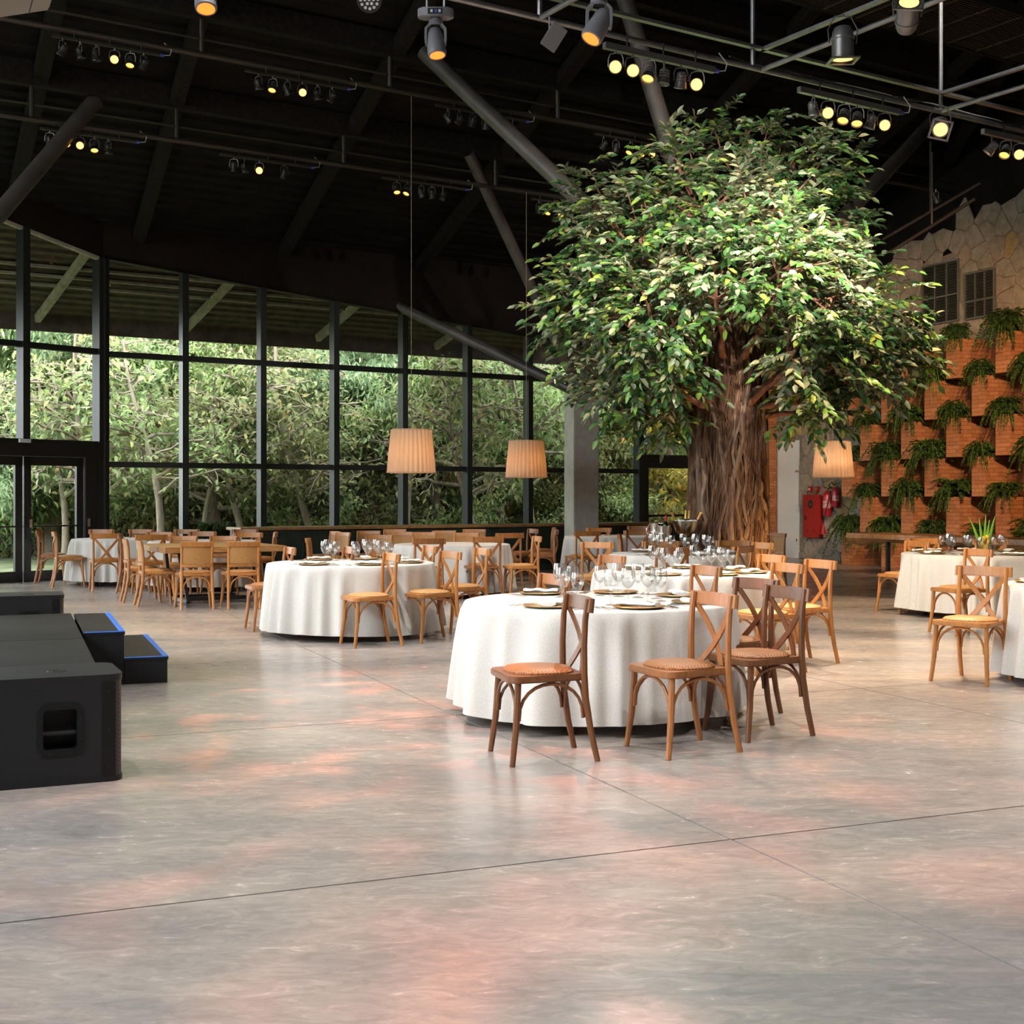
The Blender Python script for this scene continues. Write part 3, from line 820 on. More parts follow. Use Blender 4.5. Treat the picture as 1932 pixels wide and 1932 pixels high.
# ---------------------------------------------------------------- furniture
def rotz_for(h): return math.atan2(-h[0], h[1])
HU = (-U.x, -U.y)
def make_xchair(wood_m, pad_m):
    """bentwood chair with a crossed back; faces +y"""
    parts = []
    def part(nm, mb, mat, sm=40, bv=0): parts.append((nm, mb, mat, sm, bv))
    for sx in (-1, 1):
        part('back_post', MB().tube([(sx * .20, -.262, 0), (sx * .196, -.225, .16), (sx * .19, -.197, .34), (sx * .187, -.19, .47), (sx * .187, -.189, .62), (sx * .187, -.196, .76), (sx * .188, -.212, .872)], [.0165, .018, .0195, .0195, .0185, .0175, .0165], 8), wood_m)
        part('front_leg', MB().tube([(sx * .225, .222, 0), (sx * .208, .196, .2), (sx * .198, .182, .445)], [.0155, .019, .0185], 8), wood_m)
    def outline(w0, w1, d0, d1, r=.07, n=5):
        pts = []
        for (cx, cy, a0) in ((w1 / 2 - r, d1 - r, 0), (-w1 / 2 + r, d1 - r, 90), (-w0 / 2 + r * .6, d0 + r * .6, 180), (w0 / 2 - r * .6, d0 + r * .6, 270)):
            rr = r if cy > 0 else r * .6
            for k in range(n + 1):
                a = math.radians(a0 + 90 * k / n)
                pts.append((cx + rr * math.cos(a), cy + rr * math.sin(a)))
        return pts
    o = outline(.375, .465, -.205, .235)
    part('seat_frame', MB().prism(o, .435, .472), wood_m, None, .006)
    rings = []
    for f, z in ((.86, .471), (.865, .482), (.80, .494), (.5, .503)):
        ring = []
        for k in range(28):
            a = 2 * math.pi * k / 28
            c_, s_ = math.cos(a), math.sin(a)
            ring.append((math.copysign(abs(c_) ** .8, c_) * .197 * f / .86, .012 + math.copysign(abs(s_) ** .8, s_) * .185 * f / .86, z))
        rings.append(ring)
    part('seat_pad', MB().rings(rings, True), pad_m)
    # top rail, gently bowed, rounded ends
    pts, side = [], []
    for k in range(11):
        x = -.212 + .424 * k / 10
        pts.append((x, -.222 - .028 * (1 - (x / .21) ** 2), .838)); side.append((0, -.15, 1))
    part('top_rail', MB().strip(pts, .078, .022, side), wood_m, 30, .005)
    for sx in (-1, 1):
        part('rail_end', MB().tube([(sx * .214, -.215, .80), (sx * .214, -.225, .876)], [.019, .017], 8), wood_m)
    for sx in (-1, 1):
        pts = []
        for k in range(9):
            t = k / 8
            x = sx * (.172 - .275 * t)
            z = .80 - .335 * t
            y = -.215 + .022 * t - .034 * math.sin(math.pi * t) - (.006 if sx > 0 else -.006)
            pts.append((x, y, z))
        part('cross_slat', MB().strip(pts, .036, .011, (sx * .77, 0, -.63)), wood_m, 30)
    # bent braces under the seat
    legs = [(-.21, .20), (.21, .20), (.192, -.205), (-.192, -.205)]
    for i in range(4):
        a, b2 = Vector((*legs[i], 0)), Vector((*legs[(i + 1) % 4], 0))
        pts = []
        for k in range(13):
            t = k / 12
            ang = math.pi * t
            q = a.lerp(b2, .5 - .5 * math.cos(ang) * .93)
            pts.append((q.x * .96, q.y * .96, .235 + .19 * math.sin(ang) ** .8))
        part('brace', MB().tube(pts, .0098, 6), wood_m)
    return [(nm, mb.mesh(nm, mat, sm), bv) for nm, mb, mat, sm, bv in parts]
def make_cane(wood_m, pad_m, cane_m):
    base = [p for p in make_xchair(wood_m, pad_m) if p[0] in ('front_leg', 'seat_frame', 'seat_pad', 'brace', 'back_post')]
    extra = []
    def bow(z, w, x0=.19):
        pts = []
        for k in range(11):
            x = -x0 + 2 * x0 * k / 10
            y = -.192 - max(0, z - .47) * .05 - .032 * (1 - (x / x0) ** 2)
            pts.append((x, y, z))
        return pts
    extra.append(('top_rail', MB().strip(bow(.855, 0, .205), .06, .024, (0, -.15, 1)).mesh('top_rail', wood_m, 30)))
    extra.append(('lower_rail', MB().strip(bow(.575, 0), .04, .02, (0, -.15, 1)).mesh('lower_rail', wood_m, 30)))
    vs = []
    for z in (.60, .66, .72, .78, .825):
        for p in bow(z, 0, .175): vs.append(p)
    n = 11
    fs = [(r * n + i, r * n + i + 1, (r + 1) * n + i + 1, (r + 1) * n + i) for r in range(4) for i in range(n - 1)]
    front = [(x, y + .006, z) for x, y, z in vs]
    mb = MB().add(vs, fs); mb.add(front, [f[::-1] for f in fs])
    extra.append(('cane_panel', mb.mesh('cane_panel', cane_m, 60)))
    return base + [(a, b2, 0) for a, b2 in extra]
def bevel_mesh(me, w):
    bm = bmesh.new(); bm.from_mesh(me)
    bmesh.ops.remove_doubles(bm, verts=bm.verts, dist=1e-5)
    bmesh.ops.bevel(bm, geom=[e for e in bm.edges if e.is_manifold and e.calc_face_angle(0) > .6], offset=w, segments=2, affect='EDGES', clamp_overlap=True)
    bm.to_mesh(me); bm.free()
    me.shade_smooth(); me.set_sharp_from_angle(angle=math.radians(45))
KIND = {}
for key, (w, p) in {'honey': ('wood_honey', 'rattan_light'), 'mid': ('wood_mid', 'rattan'), 'dark': ('wood_dark', 'rattan')}.items():
    KIND[key] = make_xchair(M[w], M[p])
KIND['cane'] = make_cane(M['wood_honey'], M['rattan_light'], M['cane'])
KIND['cane_dark'] = make_cane(M['wood_mid'], M['rattan'], M['cane'])
for k in KIND.values():
    for nm, me, bv in k:
        if bv: bevel_mesh(me, bv)
def chair(kind, x, y, h, label, group):
    o = empty('cane_back_chair' if 'cane' in kind else 'cross_back_chair', (x, y, 0), rotz_for(h), label=label, cat='chair', group=group)
    if kind == 'cane': o.scale = (1, 1, .965)
    for nm, me, bv in KIND[kind]: link(nm, me, None, o)
    return o
def rot(h, deg):
    a = math.radians(deg)
    return (h[0] * math.cos(a) - h[1] * math.sin(a), h[0] * math.sin(a) + h[1] * math.cos(a))
def back_at(kind, px, py, h, label, group, top=None):
    """place by the picture of the middle of the top rail"""
    p = ground(px, py, top or (.85 if kind == 'cane' else .875))
    n = math.hypot(*h)
    return chair(kind, p.x + h[0] / n * .225, p.y + h[1] / n * .225, h, label, group)

ORD = ['first', 'second', 'third', 'fourth', 'fifth', 'sixth', 'seventh', 'eighth', 'ninth', 'tenth', 'eleventh', 'twelfth']
def number_group(group, text, rev):
    m = [o for o in bpy.data.objects if o.get('group') == group and o.get('category') == 'chair']
    m.sort(key=lambda o: o.location.x / o.location.y, reverse=rev)
    for k, o in enumerate(m): o['label'] = text.format(ORD[k])
# ------------------------------ round tables
def cloth_mesh(R, H, hem, seed, nf=23):
    r = random.Random(seed)
    na = 300
    ph = [(r.uniform(0, 6.28), r.uniform(.5, 1)) for _ in range(6)]
    def fold(a):
        v = 0
        warp = a + .10 * math.sin(3 * a + ph[0][0]) + .06 * math.sin(7 * a + ph[1][0])
        s_ = math.sin(nf * warp + ph[2][0])
        v += (s_ if s_ > 0 else -abs(s_) ** .6 * .9) * (0.7 + .3 * math.sin(5 * a + ph[3][0]))
        v += .45 * math.sin(nf * .53 * warp + ph[4][0])
        return v
    prof = [(0, H), (R * .5, H), (R * .9, H), (R - .02, H), (R - .006, H - .003), (R + .002, H - .012)]
    rings = []
    for rr, z in prof[1:]:
        rings.append([(rr * math.cos(2 * math.pi * k / na), rr * math.sin(2 * math.pi * k / na), z) for k in range(na)])
    nz = 12
    for q in range(1, nz + 1):
        t = q / nz
        ring = []
        for k in range(na):
            a = 2 * math.pi * k / na
            f = fold(a)
            amp = .058 * t ** .5
            rr = R + .004 + .05 * t + amp * f * (1 - .12 * math.sin(9 * a + t))
            z = H - .012 - (H - .012 - hem) * t + (.012 * math.sin(2 * a + ph[5][0]) + .008 * f) * t
            ring.append((rr * math.cos(a), rr * math.sin(a), z))
        rings.append(ring)
    mb = MB(); mb.rings(rings, False)
    mb.add([(0, 0, H)] + rings[0], [(0, 1 + k, 1 + (k + 1) % na) for k in range(na)])
    me = mb.mesh('tablecloth', M['cloth'], 70)
    return me
def glass_mesh(h, rb):
    bowl = [(.012, .42), (.30, .45), (.66, .52), (.92, .63), (1.0, .73), (.97, .86), (.86, 1.0), (.835, .997), (.94, .865), (.965, .73), (.885, .635), (.63, .53), (.28, .462), (.008, .435)]
    b1 = MB().lathe([(r * rb, z * h) for r, z in bowl], 20).mesh('bowl', M['glass'], 60)
    s1 = MB().lathe([(.006, .02 * h), (.0045, .2 * h), (.0055, .38 * h), (.012, .43 * h)], 10).mesh('stem', M['glass'], 60)
    f1 = MB().lathe([(.0, 0), (rb * .82, 0), (rb * .82, .003), (rb * .4, .006), (.006, .02 * h + .004)], 20).mesh('foot', M['glass'], 60)
    return [('bowl', b1), ('stem', s1), ('foot', f1)]
GL = [glass_mesh(.23, .047), glass_mesh(.205, .041)]
PLATE = MB().lathe([(0, .004), (.105, .004), (.115, .010), (.158, .014), (.160, .011), (.12, .0), (0, 0)], 36).mesh('plate_body', M['charger'], 40)
RIM = MB().lathe([(.150, .0142), (.156, .0175), (.161, .0142), (.156, .011)], 36).mesh('rim', M['gold_foil'], 60)
def napkin_mesh():
    mb = MB()
    rings = []
    for k in range(11):
        t = k / 10
        x = -.12 + .24 * t
        w, h = .034 + .012 * math.sin(t * 9) + .012 * abs(2 * t - 1), .026 + .005 * math.sin(t * 13)
        rings.append([(x, w * math.cos(a) + .008 * math.sin(7 * t), .002 + h * .5 + h * .5 * math.sin(a) * (1 + .25 * math.sin(3 * a))) for a in [2 * math.pi * j / 12 for j in range(12)]])
    mb.rings(rings)
    return mb.mesh('napkin', M['napkin'], 50)
NAP = napkin_mesh()
def fork_mesh():
    mb = MB()
    mb.strip([(0, -.10, .004), (0, -.03, .008), (0, .02, .006), (0, .05, .004)], .008, .0025, (1, 0, 0))
    mb.box((0, .06, .004), (.022, .02, .0025))
    for i in range(4): mb.box((-.009 + .006 * i, .088, .006), (.003, .04, .0022))
    return mb.mesh('fork', M['cutlery'], 40)
def knife_mesh():
    mb = MB()
    mb.strip([(0, -.11, .004), (0, -.01, .004)], .013, .005, (1, 0, 0))
    mb.strip([(0, -.01, .004), (.002, .06, .004), (.004, .11, .004)], .016, .002, (1, 0, 0))
    return mb.mesh('knife', M['cutlery'], 40)
FORK, KNIFE = fork_mesh(), knife_mesh()
def round_table(x, y, R, H, hem, seed, tname, settings=(), tab=1.0, glasses=2, cut=True, g_rad=.36):
    t = empty('round_table', (x, y, 0), rnd.uniform(0, 6), label=f'round table hidden by a white cloth, {tname}', cat='table')
    MB().lathe([(0, H - .035), (R - .012, H - .035), (R - .012, H - .008), (0, H - .008)], 40).build('table_top', M['wood_mid'], t)
    for k in range(4):
        a = math.pi / 4 + k * math.pi / 2
        MB().tube([(math.cos(a) * R * .62, math.sin(a) * R * .62, H - .03), (math.cos(a) * R * .70, math.sin(a) * R * .70, 0)], .02, 8).build('leg', M['black_metal'], t)
    c = link('tablecloth', cloth_mesh(R, H, hem, seed), None, None, label=f'white floor-length cloth on the round table {tname}', cat='tablecloth')
    c.location = (x, y, 0)
    c.rotation_euler[2] = seed
    rr = random.Random(seed)
    for i, deg in enumerate(settings):
        a = math.radians(deg)
        ca, sa = math.cos(a), math.sin(a)
        z = H + .001
        pr = R - .235
        o = empty('charger_plate', (x + ca * pr, y + sa * pr, z), a, label=f'gold charger plate on the table {tname}', cat='plate', group=f'charger plates {tname}')
        link('plate_body', PLATE, None, o); link('rim', RIM, None, o)
        n = link('folded_napkin', NAP, None, None, label=f'white rolled napkin on a charger plate {tname}', cat='napkin', group=f'napkins {tname}')
        n.location = (x + ca * pr, y + sa * pr, z + .012); n.rotation_euler = (0, 0, a + rr.uniform(.3, 1.4))
        for q in range(glasses):
            da = (-.20 + .36 * q) / 1.0
            gr = g_rad + .05 * ((q + i) % 2)
            g = empty('wine_glass', (x + math.cos(a + da) * gr, y + math.sin(a + da) * gr, z), 0, label=f'clear stemmed wine glass on the table {tname}', cat='wine glass', group=f'wine glasses {tname}')
            for nm, me in GL[(q + i) % 2]: link(nm, me, None, g)
        if cut:
            for nm, me, off in (('fork', FORK, -.20), ('fork', FORK, -.235), ('knife', KNIFE, .20), ('knife', KNIFE, .23)):
                px, py = x + ca * (pr - .01) - sa * off, y + sa * (pr - .01) + ca * off
                if math.hypot(px - x, py - y) > R - .09:
                    px, py = x + (px - x) * .93, y + (py - y) * .93
                k = link(nm, me, None, None, label=f'polished steel {nm} beside a plate {tname}', cat=nm, group=('forks ' if nm == 'fork' else 'knives ') + tname)
                k.location = (px, py, z); k.rotation_euler = (0, 0, a + math.pi / 2 + rr.uniform(-.12, .12))
    return t
def tb(px, Z): return ((px - CX) / FPX * Z, Z)
SET8 = [-122, -72, -22, 30, 76, 124]
T1 = tb(1130, 8.70); T2 = tb(662, 13.75); T3 = tb(1292, 12.0); T4 = tb(1277, 15.9)
T5 = tb(853, 19.2); T6 = tb(1155, 23.2); T7 = tb(237, 21.7); T8 = tb(386, 20.6); T9 = tb(1843, 16.0); T10 = (4.74, 10.2)
round_table(*T1, .89, .74, .07, 1, 'with the walnut chairs', SET8)
round_table(*T2, .865, .74, .06, 2, 'below the long-corded pale lampshade', [-118, -64, -14, 38, 82, 130])
round_table(*T3, .83, .74, .06, 3, 'between the walnut chairs and the ice bowl table', [-115, -66, -20, 30, 80, 128])
round_table(*T4, .82, .74, .06, 4, 'in front of the tree trunk', [-120, -70, -15, 35, 82, 130])
round_table(*T5, .84, .74, .07, 5, 'under the orange-glowing lampshade, without glasses')
round_table(*T6, .84, .74, .07, 6, 'in front of the concrete column')
round_table(*T7, .85, .74, .07, 7, 'beside the double glass door')
round_table(*T8, .86, .74, .07, 8, 'behind the square plank table')
round_table(*T9, .88, .74, .07, 9, 'with the lemon vase', [-112, -70, -160, 35, 80, 126, 150])
round_table(*T10, .89, .74, .05, 10, 'beside the polished aisle opposite the stage', [150, 200])

G1 = 'chairs around the walnut chair table'
def ch4(kind, f, b2, label, group):
    """front-middle and back-middle of the feet on the floor"""
    f, b2 = Vector(f), Vector(b2)
    h = (f - b2); c = (f + b2) / 2
    chair(kind, c.x, c.y, (h.x, h.y), label, group)
ch4('dark', (-.045, 7.163), (.354, 7.275), 'walnut cross-back chair turned side-on against the laid white tablecloth, rust-brown seat', None)
ch4('mid', (.757, 7.33), (1.141, 7.51), 'lighter oak cross-back chair between two walnut chairs at the laid table', None)
chair('dark', 1.47, 7.93, (-.9, -.42), 'walnut cross-back chair with its back to the open floor, in front of another walnut chair', None)
chair('dark', 1.44, 8.72, (-.86, -.5), 'walnut cross-back chair half hidden behind another walnut chair', None)
back_at('mid', 1046, 1084, rot(HU, 4), 'oak-brown cross-back chair peeping over wine glasses of the walnut chair table', None)
back_at('mid', 1333, 1068, rot(HU, 0), 'oak-brown cross-back chair between the two laid tables beside the tree', None)
L3 = 'honey cross-back chair with light seat along the aisle side of the middle table'; G3 = 'aisle-side chairs of the middle table'
chair('honey', 2.47, 11.37, HU, L3, G3)
chair('honey', 2.06, 10.78, HU, L3, G3)
back_at('honey', 1457, 1047, HU, L3, G3)
back_at('mid', 1155, 1048, rot(HU, 6), 'brown cross-back chair peeping over the far edge of the middle table cloth', None)
L4 = 'honey cross-back chair around the table in front of the tree trunk'; G4 = 'chairs around the tree trunk table'
back_at('honey', 1440, 1024, HU, L4, G4)
back_at('honey', 1408, 1030, rot(HU, -55), L4, G4)
back_at('honey', 1385, 1020, rot(HU, 60), L4, G4)
back_at('honey', 1246, 1021, rot(HU, 66), L4, G4)
back_at('mid', 1270, 1033, rot(HU, -92), 'brown cross-back chair with its back to the middle table, seen through wine glasses', None)
back_at('honey', 1127, 1023, rot(HU, 38), 'honey cross-back chair overlapping a paler chair before the concrete column', None)
back_at('cane_dark', 1460, 1007, rot(HU, 30), 'brown solid-back chair beside the foot of the tree trunk', None)
L2 = 'honey cross-back chair at the table below the long-corded pale lampshade'; G2 = 'chairs around the pale lampshade table'
ch4('honey', (-1.55, 12.59), (-1.18, 12.76), L2, G2)
ch4('honey', (-.99, 13.0), (-.63, 13.22), L2, G2)
chair('honey', -.52, 13.98, HU, L2, G2)
back_at('honey', 812, 1030, HU, L2, G2)
back_at('mid', 548, 1033, HU, L2, G2)
back_at('mid', 660, 1032, HU, L2, G2)
L5 = 'cross-back wooden chair around the bare white table under the orange-glowing lampshade'; G5 = 'chairs around the bare middle table'
back_at('mid', 810, 1016, rot(HU, -92), L5, G5)
back_at('mid', 921, 1013, rot(HU, -92), L5, G5)
back_at('honey', 1014, 1012, rot(HU, -10), L5, G5)
back_at('mid', 962, 1006, rot(HU, -92), L5, G5)
L6 = 'cross-back wooden chair around the white table in front of the concrete column'; G6 = 'chairs around the column table'
back_at('mid', 1006, 998, HU, L6, G6)
back_at('mid', 1050, 1000, rot(HU, -25), L6, G6)
back_at('mid', 1046, 995.5, rot(HU, -20), L6, G6)
back_at('honey', 1109, 1002.5, rot(HU, -92), L6, G6)
back_at('honey', 1130, 996, rot(HU, 66), L6, G6)
back_at('mid', 1203, 1001, rot(HU, 66), L6, G6)
back_at('mid', 1206, 992.5, rot(HU, 60), L6, G6)
back_at('cane_dark', 1168, 1009, rot(HU, 150), 'brown solid-back chair against the white cloth before the concrete column', None)
back_at('mid', 1243, 996, rot(HU, 60), L6, G6)
# cane chairs in front of the counter
LC = 'cane-back chair in the row before the dark green counter'; GC = 'cane chairs before the green counter'
for px, py, dg in ((648, 1005, 20), (634, 1003, 10), (580, 1016, 160), (696, 1002, 62), (745, 999, 62), (716, 1010, 62), (757, 1004, 60), (800, 1004.5, 62), (838, 1001.5, 62), (880, 1005.5, 62), (895, 999, 62)):
    back_at('cane', px, py, rot(HU, dg), LC, GC)
# far-side group by the double door and the plank table
L7 = 'cross-back wooden chair around the white table beside the double glass door'; G7 = 'chairs around the door table'
chair('honey', *tb(130, 20.95), (U.x, U.y), L7, G7)
chair('mid', *tb(100, 21.75), rot((U.x, U.y), -12), L7, G7)
back_at('honey', 201, 1006.5, rot(HU, -92), L7, G7)
back_at('mid', 192, 999, rot(HU, 62), L7, G7)
back_at('mid', 226, 1007, rot(HU, 170), L7, G7)
L8 = 'cross-back wooden chair around the white table behind the plank table'; G8 = 'chairs around the table behind the planks'
back_at('mid', 267, 999, rot(HU, 62), L8, G8)
back_at('mid', 302, 1004, rot(HU, 62), L8, G8)
back_at('mid', 353, 999, rot(HU, 62), L8, G8)
back_at('mid', 382, 1003, rot(HU, 66), L8, G8)
back_at('mid', 463, 999, rot(HU, 66), L8, G8)
back_at('honey', 468, 1005, rot(HU, 70), L8, G8)
back_at('honey', 520, 1004, rot(HU, -14), L8, G8)
chair('honey', *tb(282, 19.3), (V.x, V.y), L8, G8)
LP = 'cane-back chair drawn up to the square plank table'; GP = 'cane chairs at the plank table'
ch4('cane', (-4.13, 17.08), (-3.98, 16.68), LP, GP)
ch4('cane', (-3.56, 17.18), (-3.41, 16.78), LP, GP)
chair('cane', -4.66, 17.3, (U.x, U.y), LP, GP)
chair('cane', -5.05, 18.0, (U.x, U.y), LP, GP)
back_at('cane', 347, 1012, rot(HU, 66), LP, GP)
back_at('cane', 422, 1012, rot(HU, 66), LP, GP)
L9 = 'honey cross-back chair around the table with the lemon vase'; G9 = 'chairs around the lemon vase table'
chair('honey', *tb(1812, 13.75), rot(HU, -4), L9, G9)
chair('honey', 3.55, 10.2, rot(HU, 24), 'honey cross-back chair alone on the open floor before the two tables by the stone wall', None)
back_at('honey', 1743, 1016, rot(HU, 66), L9, G9)
back_at('honey', 1868, 1017, rot(HU, 62), L9, G9)
p = ground(1703, 1160); chair('honey', p.x + .1, p.y + .35, rot(HU, 0), L9, G9)
p = ground(1905, 1175); chair('honey', p.x + .7, p.y + .1, rot(HU, 10), L9, G9)

# square plank table with steel trestle
pa, pb2, pcn, pdn = Vector((-4.51, 16.85, 0)), Vector((-3.12, 17.6, 0)), Vector((-3.74, 19.15, 0)), Vector((-5.1, 18.42, 0))
ctr = (pa + pb2 + pcn + pdn) / 4
t = empty('plank_table', ctr, math.atan2(pb2.y - pa.y, pb2.x - pa.x), label='square table with a thick wooden plank top on a black steel trestle', cat='table')
for k in range(4):
    MB().box((0, -.62 + .4133 * k, .735), (1.62, .408, .075)).build('plank', M['wood_top'], t, bevel=.005)
for sx in (-1, 1):
    MB().tube([(sx * .52, -.35, .7), (sx * .42, -.45, .04)], .03, 4).build('leg', M['black_metal'], t)
    MB().tube([(sx * .52, .35, .7), (sx * .42, .45, .04)], .03, 4).build('leg', M['black_metal'], t)
    MB().box((sx * .42, 0, .04), (.05, .9, .05)).build('foot_bar', M['black_metal'], t)
for sy in (-1, 1):
    MB().box((0, sy * .25, .06), (.84, .05, .05)).build('stretcher', M['black_metal'], t)
    MB().box((0, sy * .4, .685), (1.2, .05, .03)).build('bearer', M['black_metal'], t)

# long live-edge table by the planted wall
lo = Vector((6.54, 23.3, 0))
t = empty('live_edge_table', lo, 0, label='long live-edge wooden slab table on black steel legs before the brick planters', cat='table')
mb = MB(); rings = []
for k in range(25):
    s = -.95 + 6.2 * k / 24
    e = .03 * math.sin(s * 5) + .02 * math.sin(s * 13 + 1)
    lo_e = .035 * math.sin(s * 3.3 + 1) + .015 * math.sin(s * 11)
    q = WR * s
    rings.append([q + NR * (.0 + e) + Vector((0, 0, .765)), q - NR * .9 + Vector((0, 0, .765)), q - NR * .9 + Vector((0, 0, .62)), q + NR * (-.06 + e) + Vector((0, 0, .60 + lo_e)), q + NR * (.015 + e) + Vector((0, 0, .68))])
mb.rings(rings).build('slab_top', M['slab_wood'], t, smooth=30)
for s in (.05, 4.6):
    for dd in (-.08, -.8):
        MB().box(WR * s + NR * dd + Vector((0, 0, .32)), (.05, .07, .62), AXR).build('leg', M['black_metal'], t)
    MB().box(WR * s + NR * -.44 + Vector((0, 0, .03)), (.05, .78, .05), AXR).build('foot_bar', M['black_metal'], t)
MB().box(WR * 2.3 + NR * -.1 + Vector((0, 0, .03)), (4.5, .05, .05), AXR).build('stretcher', M['black_metal'], t)

# dark green counter with wooden top
ca, cb = ground(458, 995.5, .90), ground(1300, 985, .90); ca.z = cb.z = 0
cd = (cb - ca); cl = cd.length; cdir = cd.normalized(); cn = Vector((cdir.y, -cdir.x, 0))
AXC = (cdir, cn, Vector((0, 0, 1)))
t = empty('bar_counter', ca, 0, label='long dark green panelled counter with a wooden top along the glass wall', cat='counter')
MB().box(cdir * (cl / 2) - cn * .35 + Vector((0, 0, .425)), (cl, .6, .85), AXC).build('body', M['counter'], t)
MB().box(cdir * (cl / 2) - cn * .34 + Vector((0, 0, .875)), (cl + .1, .75, .05), AXC).build('worktop', M['wood_top'], t, bevel=.006)
MB().box(cdir * (cl / 2) - cn * .04 + Vector((0, 0, .06)), (cl, .03, .12), AXC).build('plinth', M['counter'], t)
npan = 10
for k in range(npan):
    c0 = (k + .5) * cl / npan
    w = cl / npan * .72
    pan = MB().box(cdir * c0 - cn * .045 + Vector((0, 0, .48)), (w - .12, .02, .5), AXC).build('panel', M['counter'], t)
    for dx in (-1, 1):
        MB().box(cdir * (c0 + dx * w / 2) - cn * .035 + Vector((0, 0, .48)), (.035, .03, .64), AXC).build('moulding', M['counter'], t)
    for dz in (-1, 1):
        MB().box(cdir * c0 - cn * .035 + Vector((0, 0, .48 + dz * .32)), (w + .03, .03, .035), AXC).build('moulding', M['counter'], t)

number_group(G3, 'honey cross-back chair on the aisle side of the middle table, {} from the walnut chairs', False)
number_group(G4, 'honey cross-back chair at the table before the tree trunk, {} from the passage door', True)
number_group(G2, 'cross-back chair at the laid table below the pale lampshade, {} from the stage steps', False)
number_group(G5, 'cross-back chair at the bare table under the orange lampshade, {} from the concrete column', True)
number_group(G6, 'cross-back chair at the white table before the concrete column, {} from the tree', True)
number_group(GC, 'cane-back chair before the dark green counter, {} from the concrete column', True)
number_group(G7, 'cross-back chair at the white table by the glass door, {} from the door', False)
number_group(G8, 'cross-back chair around the table behind the planks, {} from the double glass door', False)
number_group(GP, 'cane-back chair drawn up to the square plank table, {} from the double glass door', False)
number_group(G9, 'honey cross-back chair at the lemon vase table, {} from the tree trunk', False)
# ---------------------------------------------------------------- stage, subwoofers
AXU = (U, V, Vector((0, 0, 1)))
e0 = Vector((-3.86, 11.55, 0)); e1 = Vector((-2.30, 7.42, 0))
vdir = (e0 - e1).normalized(); udir = Vector((vdir.y, -vdir.x, 0))
st = empty('stage_platform', e1, label='low black stage platform between two subwoofers', cat='stage')
L = (e0 - e1).length
for k in range(2):
    MB().box(vdir * (L * (k + .5) / 2) - udir * 1.6 + Vector((0, 0, .385)), (3.2, L / 2 - .006, .04), (udir, vdir, Vector((0, 0, 1)))).build('deck_board', M['stage_top'], st, bevel=.004)
MB().box(vdir * (L / 2) - udir * 1.6 + Vector((0, 0, .18)), (3.17, L - .03, .36), (udir, vdir, Vector((0, 0, 1)))).build('skirt', M['stage_cloth'], st)
AXS = (udir, vdir, Vector((0, 0, 1)))
s0 = Vector((-3.22, 9.90, 0))
stp = empty('stage_steps', s0, label='two black stage steps edged with blue tape', cat='steps')
SW = 1.72
def tape(c, size): MB().box(c, size, AXS).build('edge_tape', M['blue_tape'], stp)
for i, (u0, u1, z) in enumerate(((.012, .30, .402), (.30, .62, .20))):
    MB().box(udir * ((u0 + u1) / 2) + vdir * (SW / 2) + Vector((0, 0, z / 2 - .012)), (u1 - u0 - .004, SW, z - .024), AXS).build('riser', M['stage_cloth'], stp)
    MB().box(udir * ((u0 + u1) / 2) + vdir * (SW / 2) + Vector((0, 0, z - .012)), (u1 - u0 + .012, SW + .012, .024), AXS).build('tread', M['stage_top'], stp, bevel=.003)
    tape(udir * (u1 - .015) + vdir * (SW / 2) + Vector((0, 0, z + .001)), (.04, SW, .006))
    tape(udir * ((u0 + u1) / 2) + vdir * .006 + Vector((0, 0, z + .001)), (u1 - u0, .026, .006))
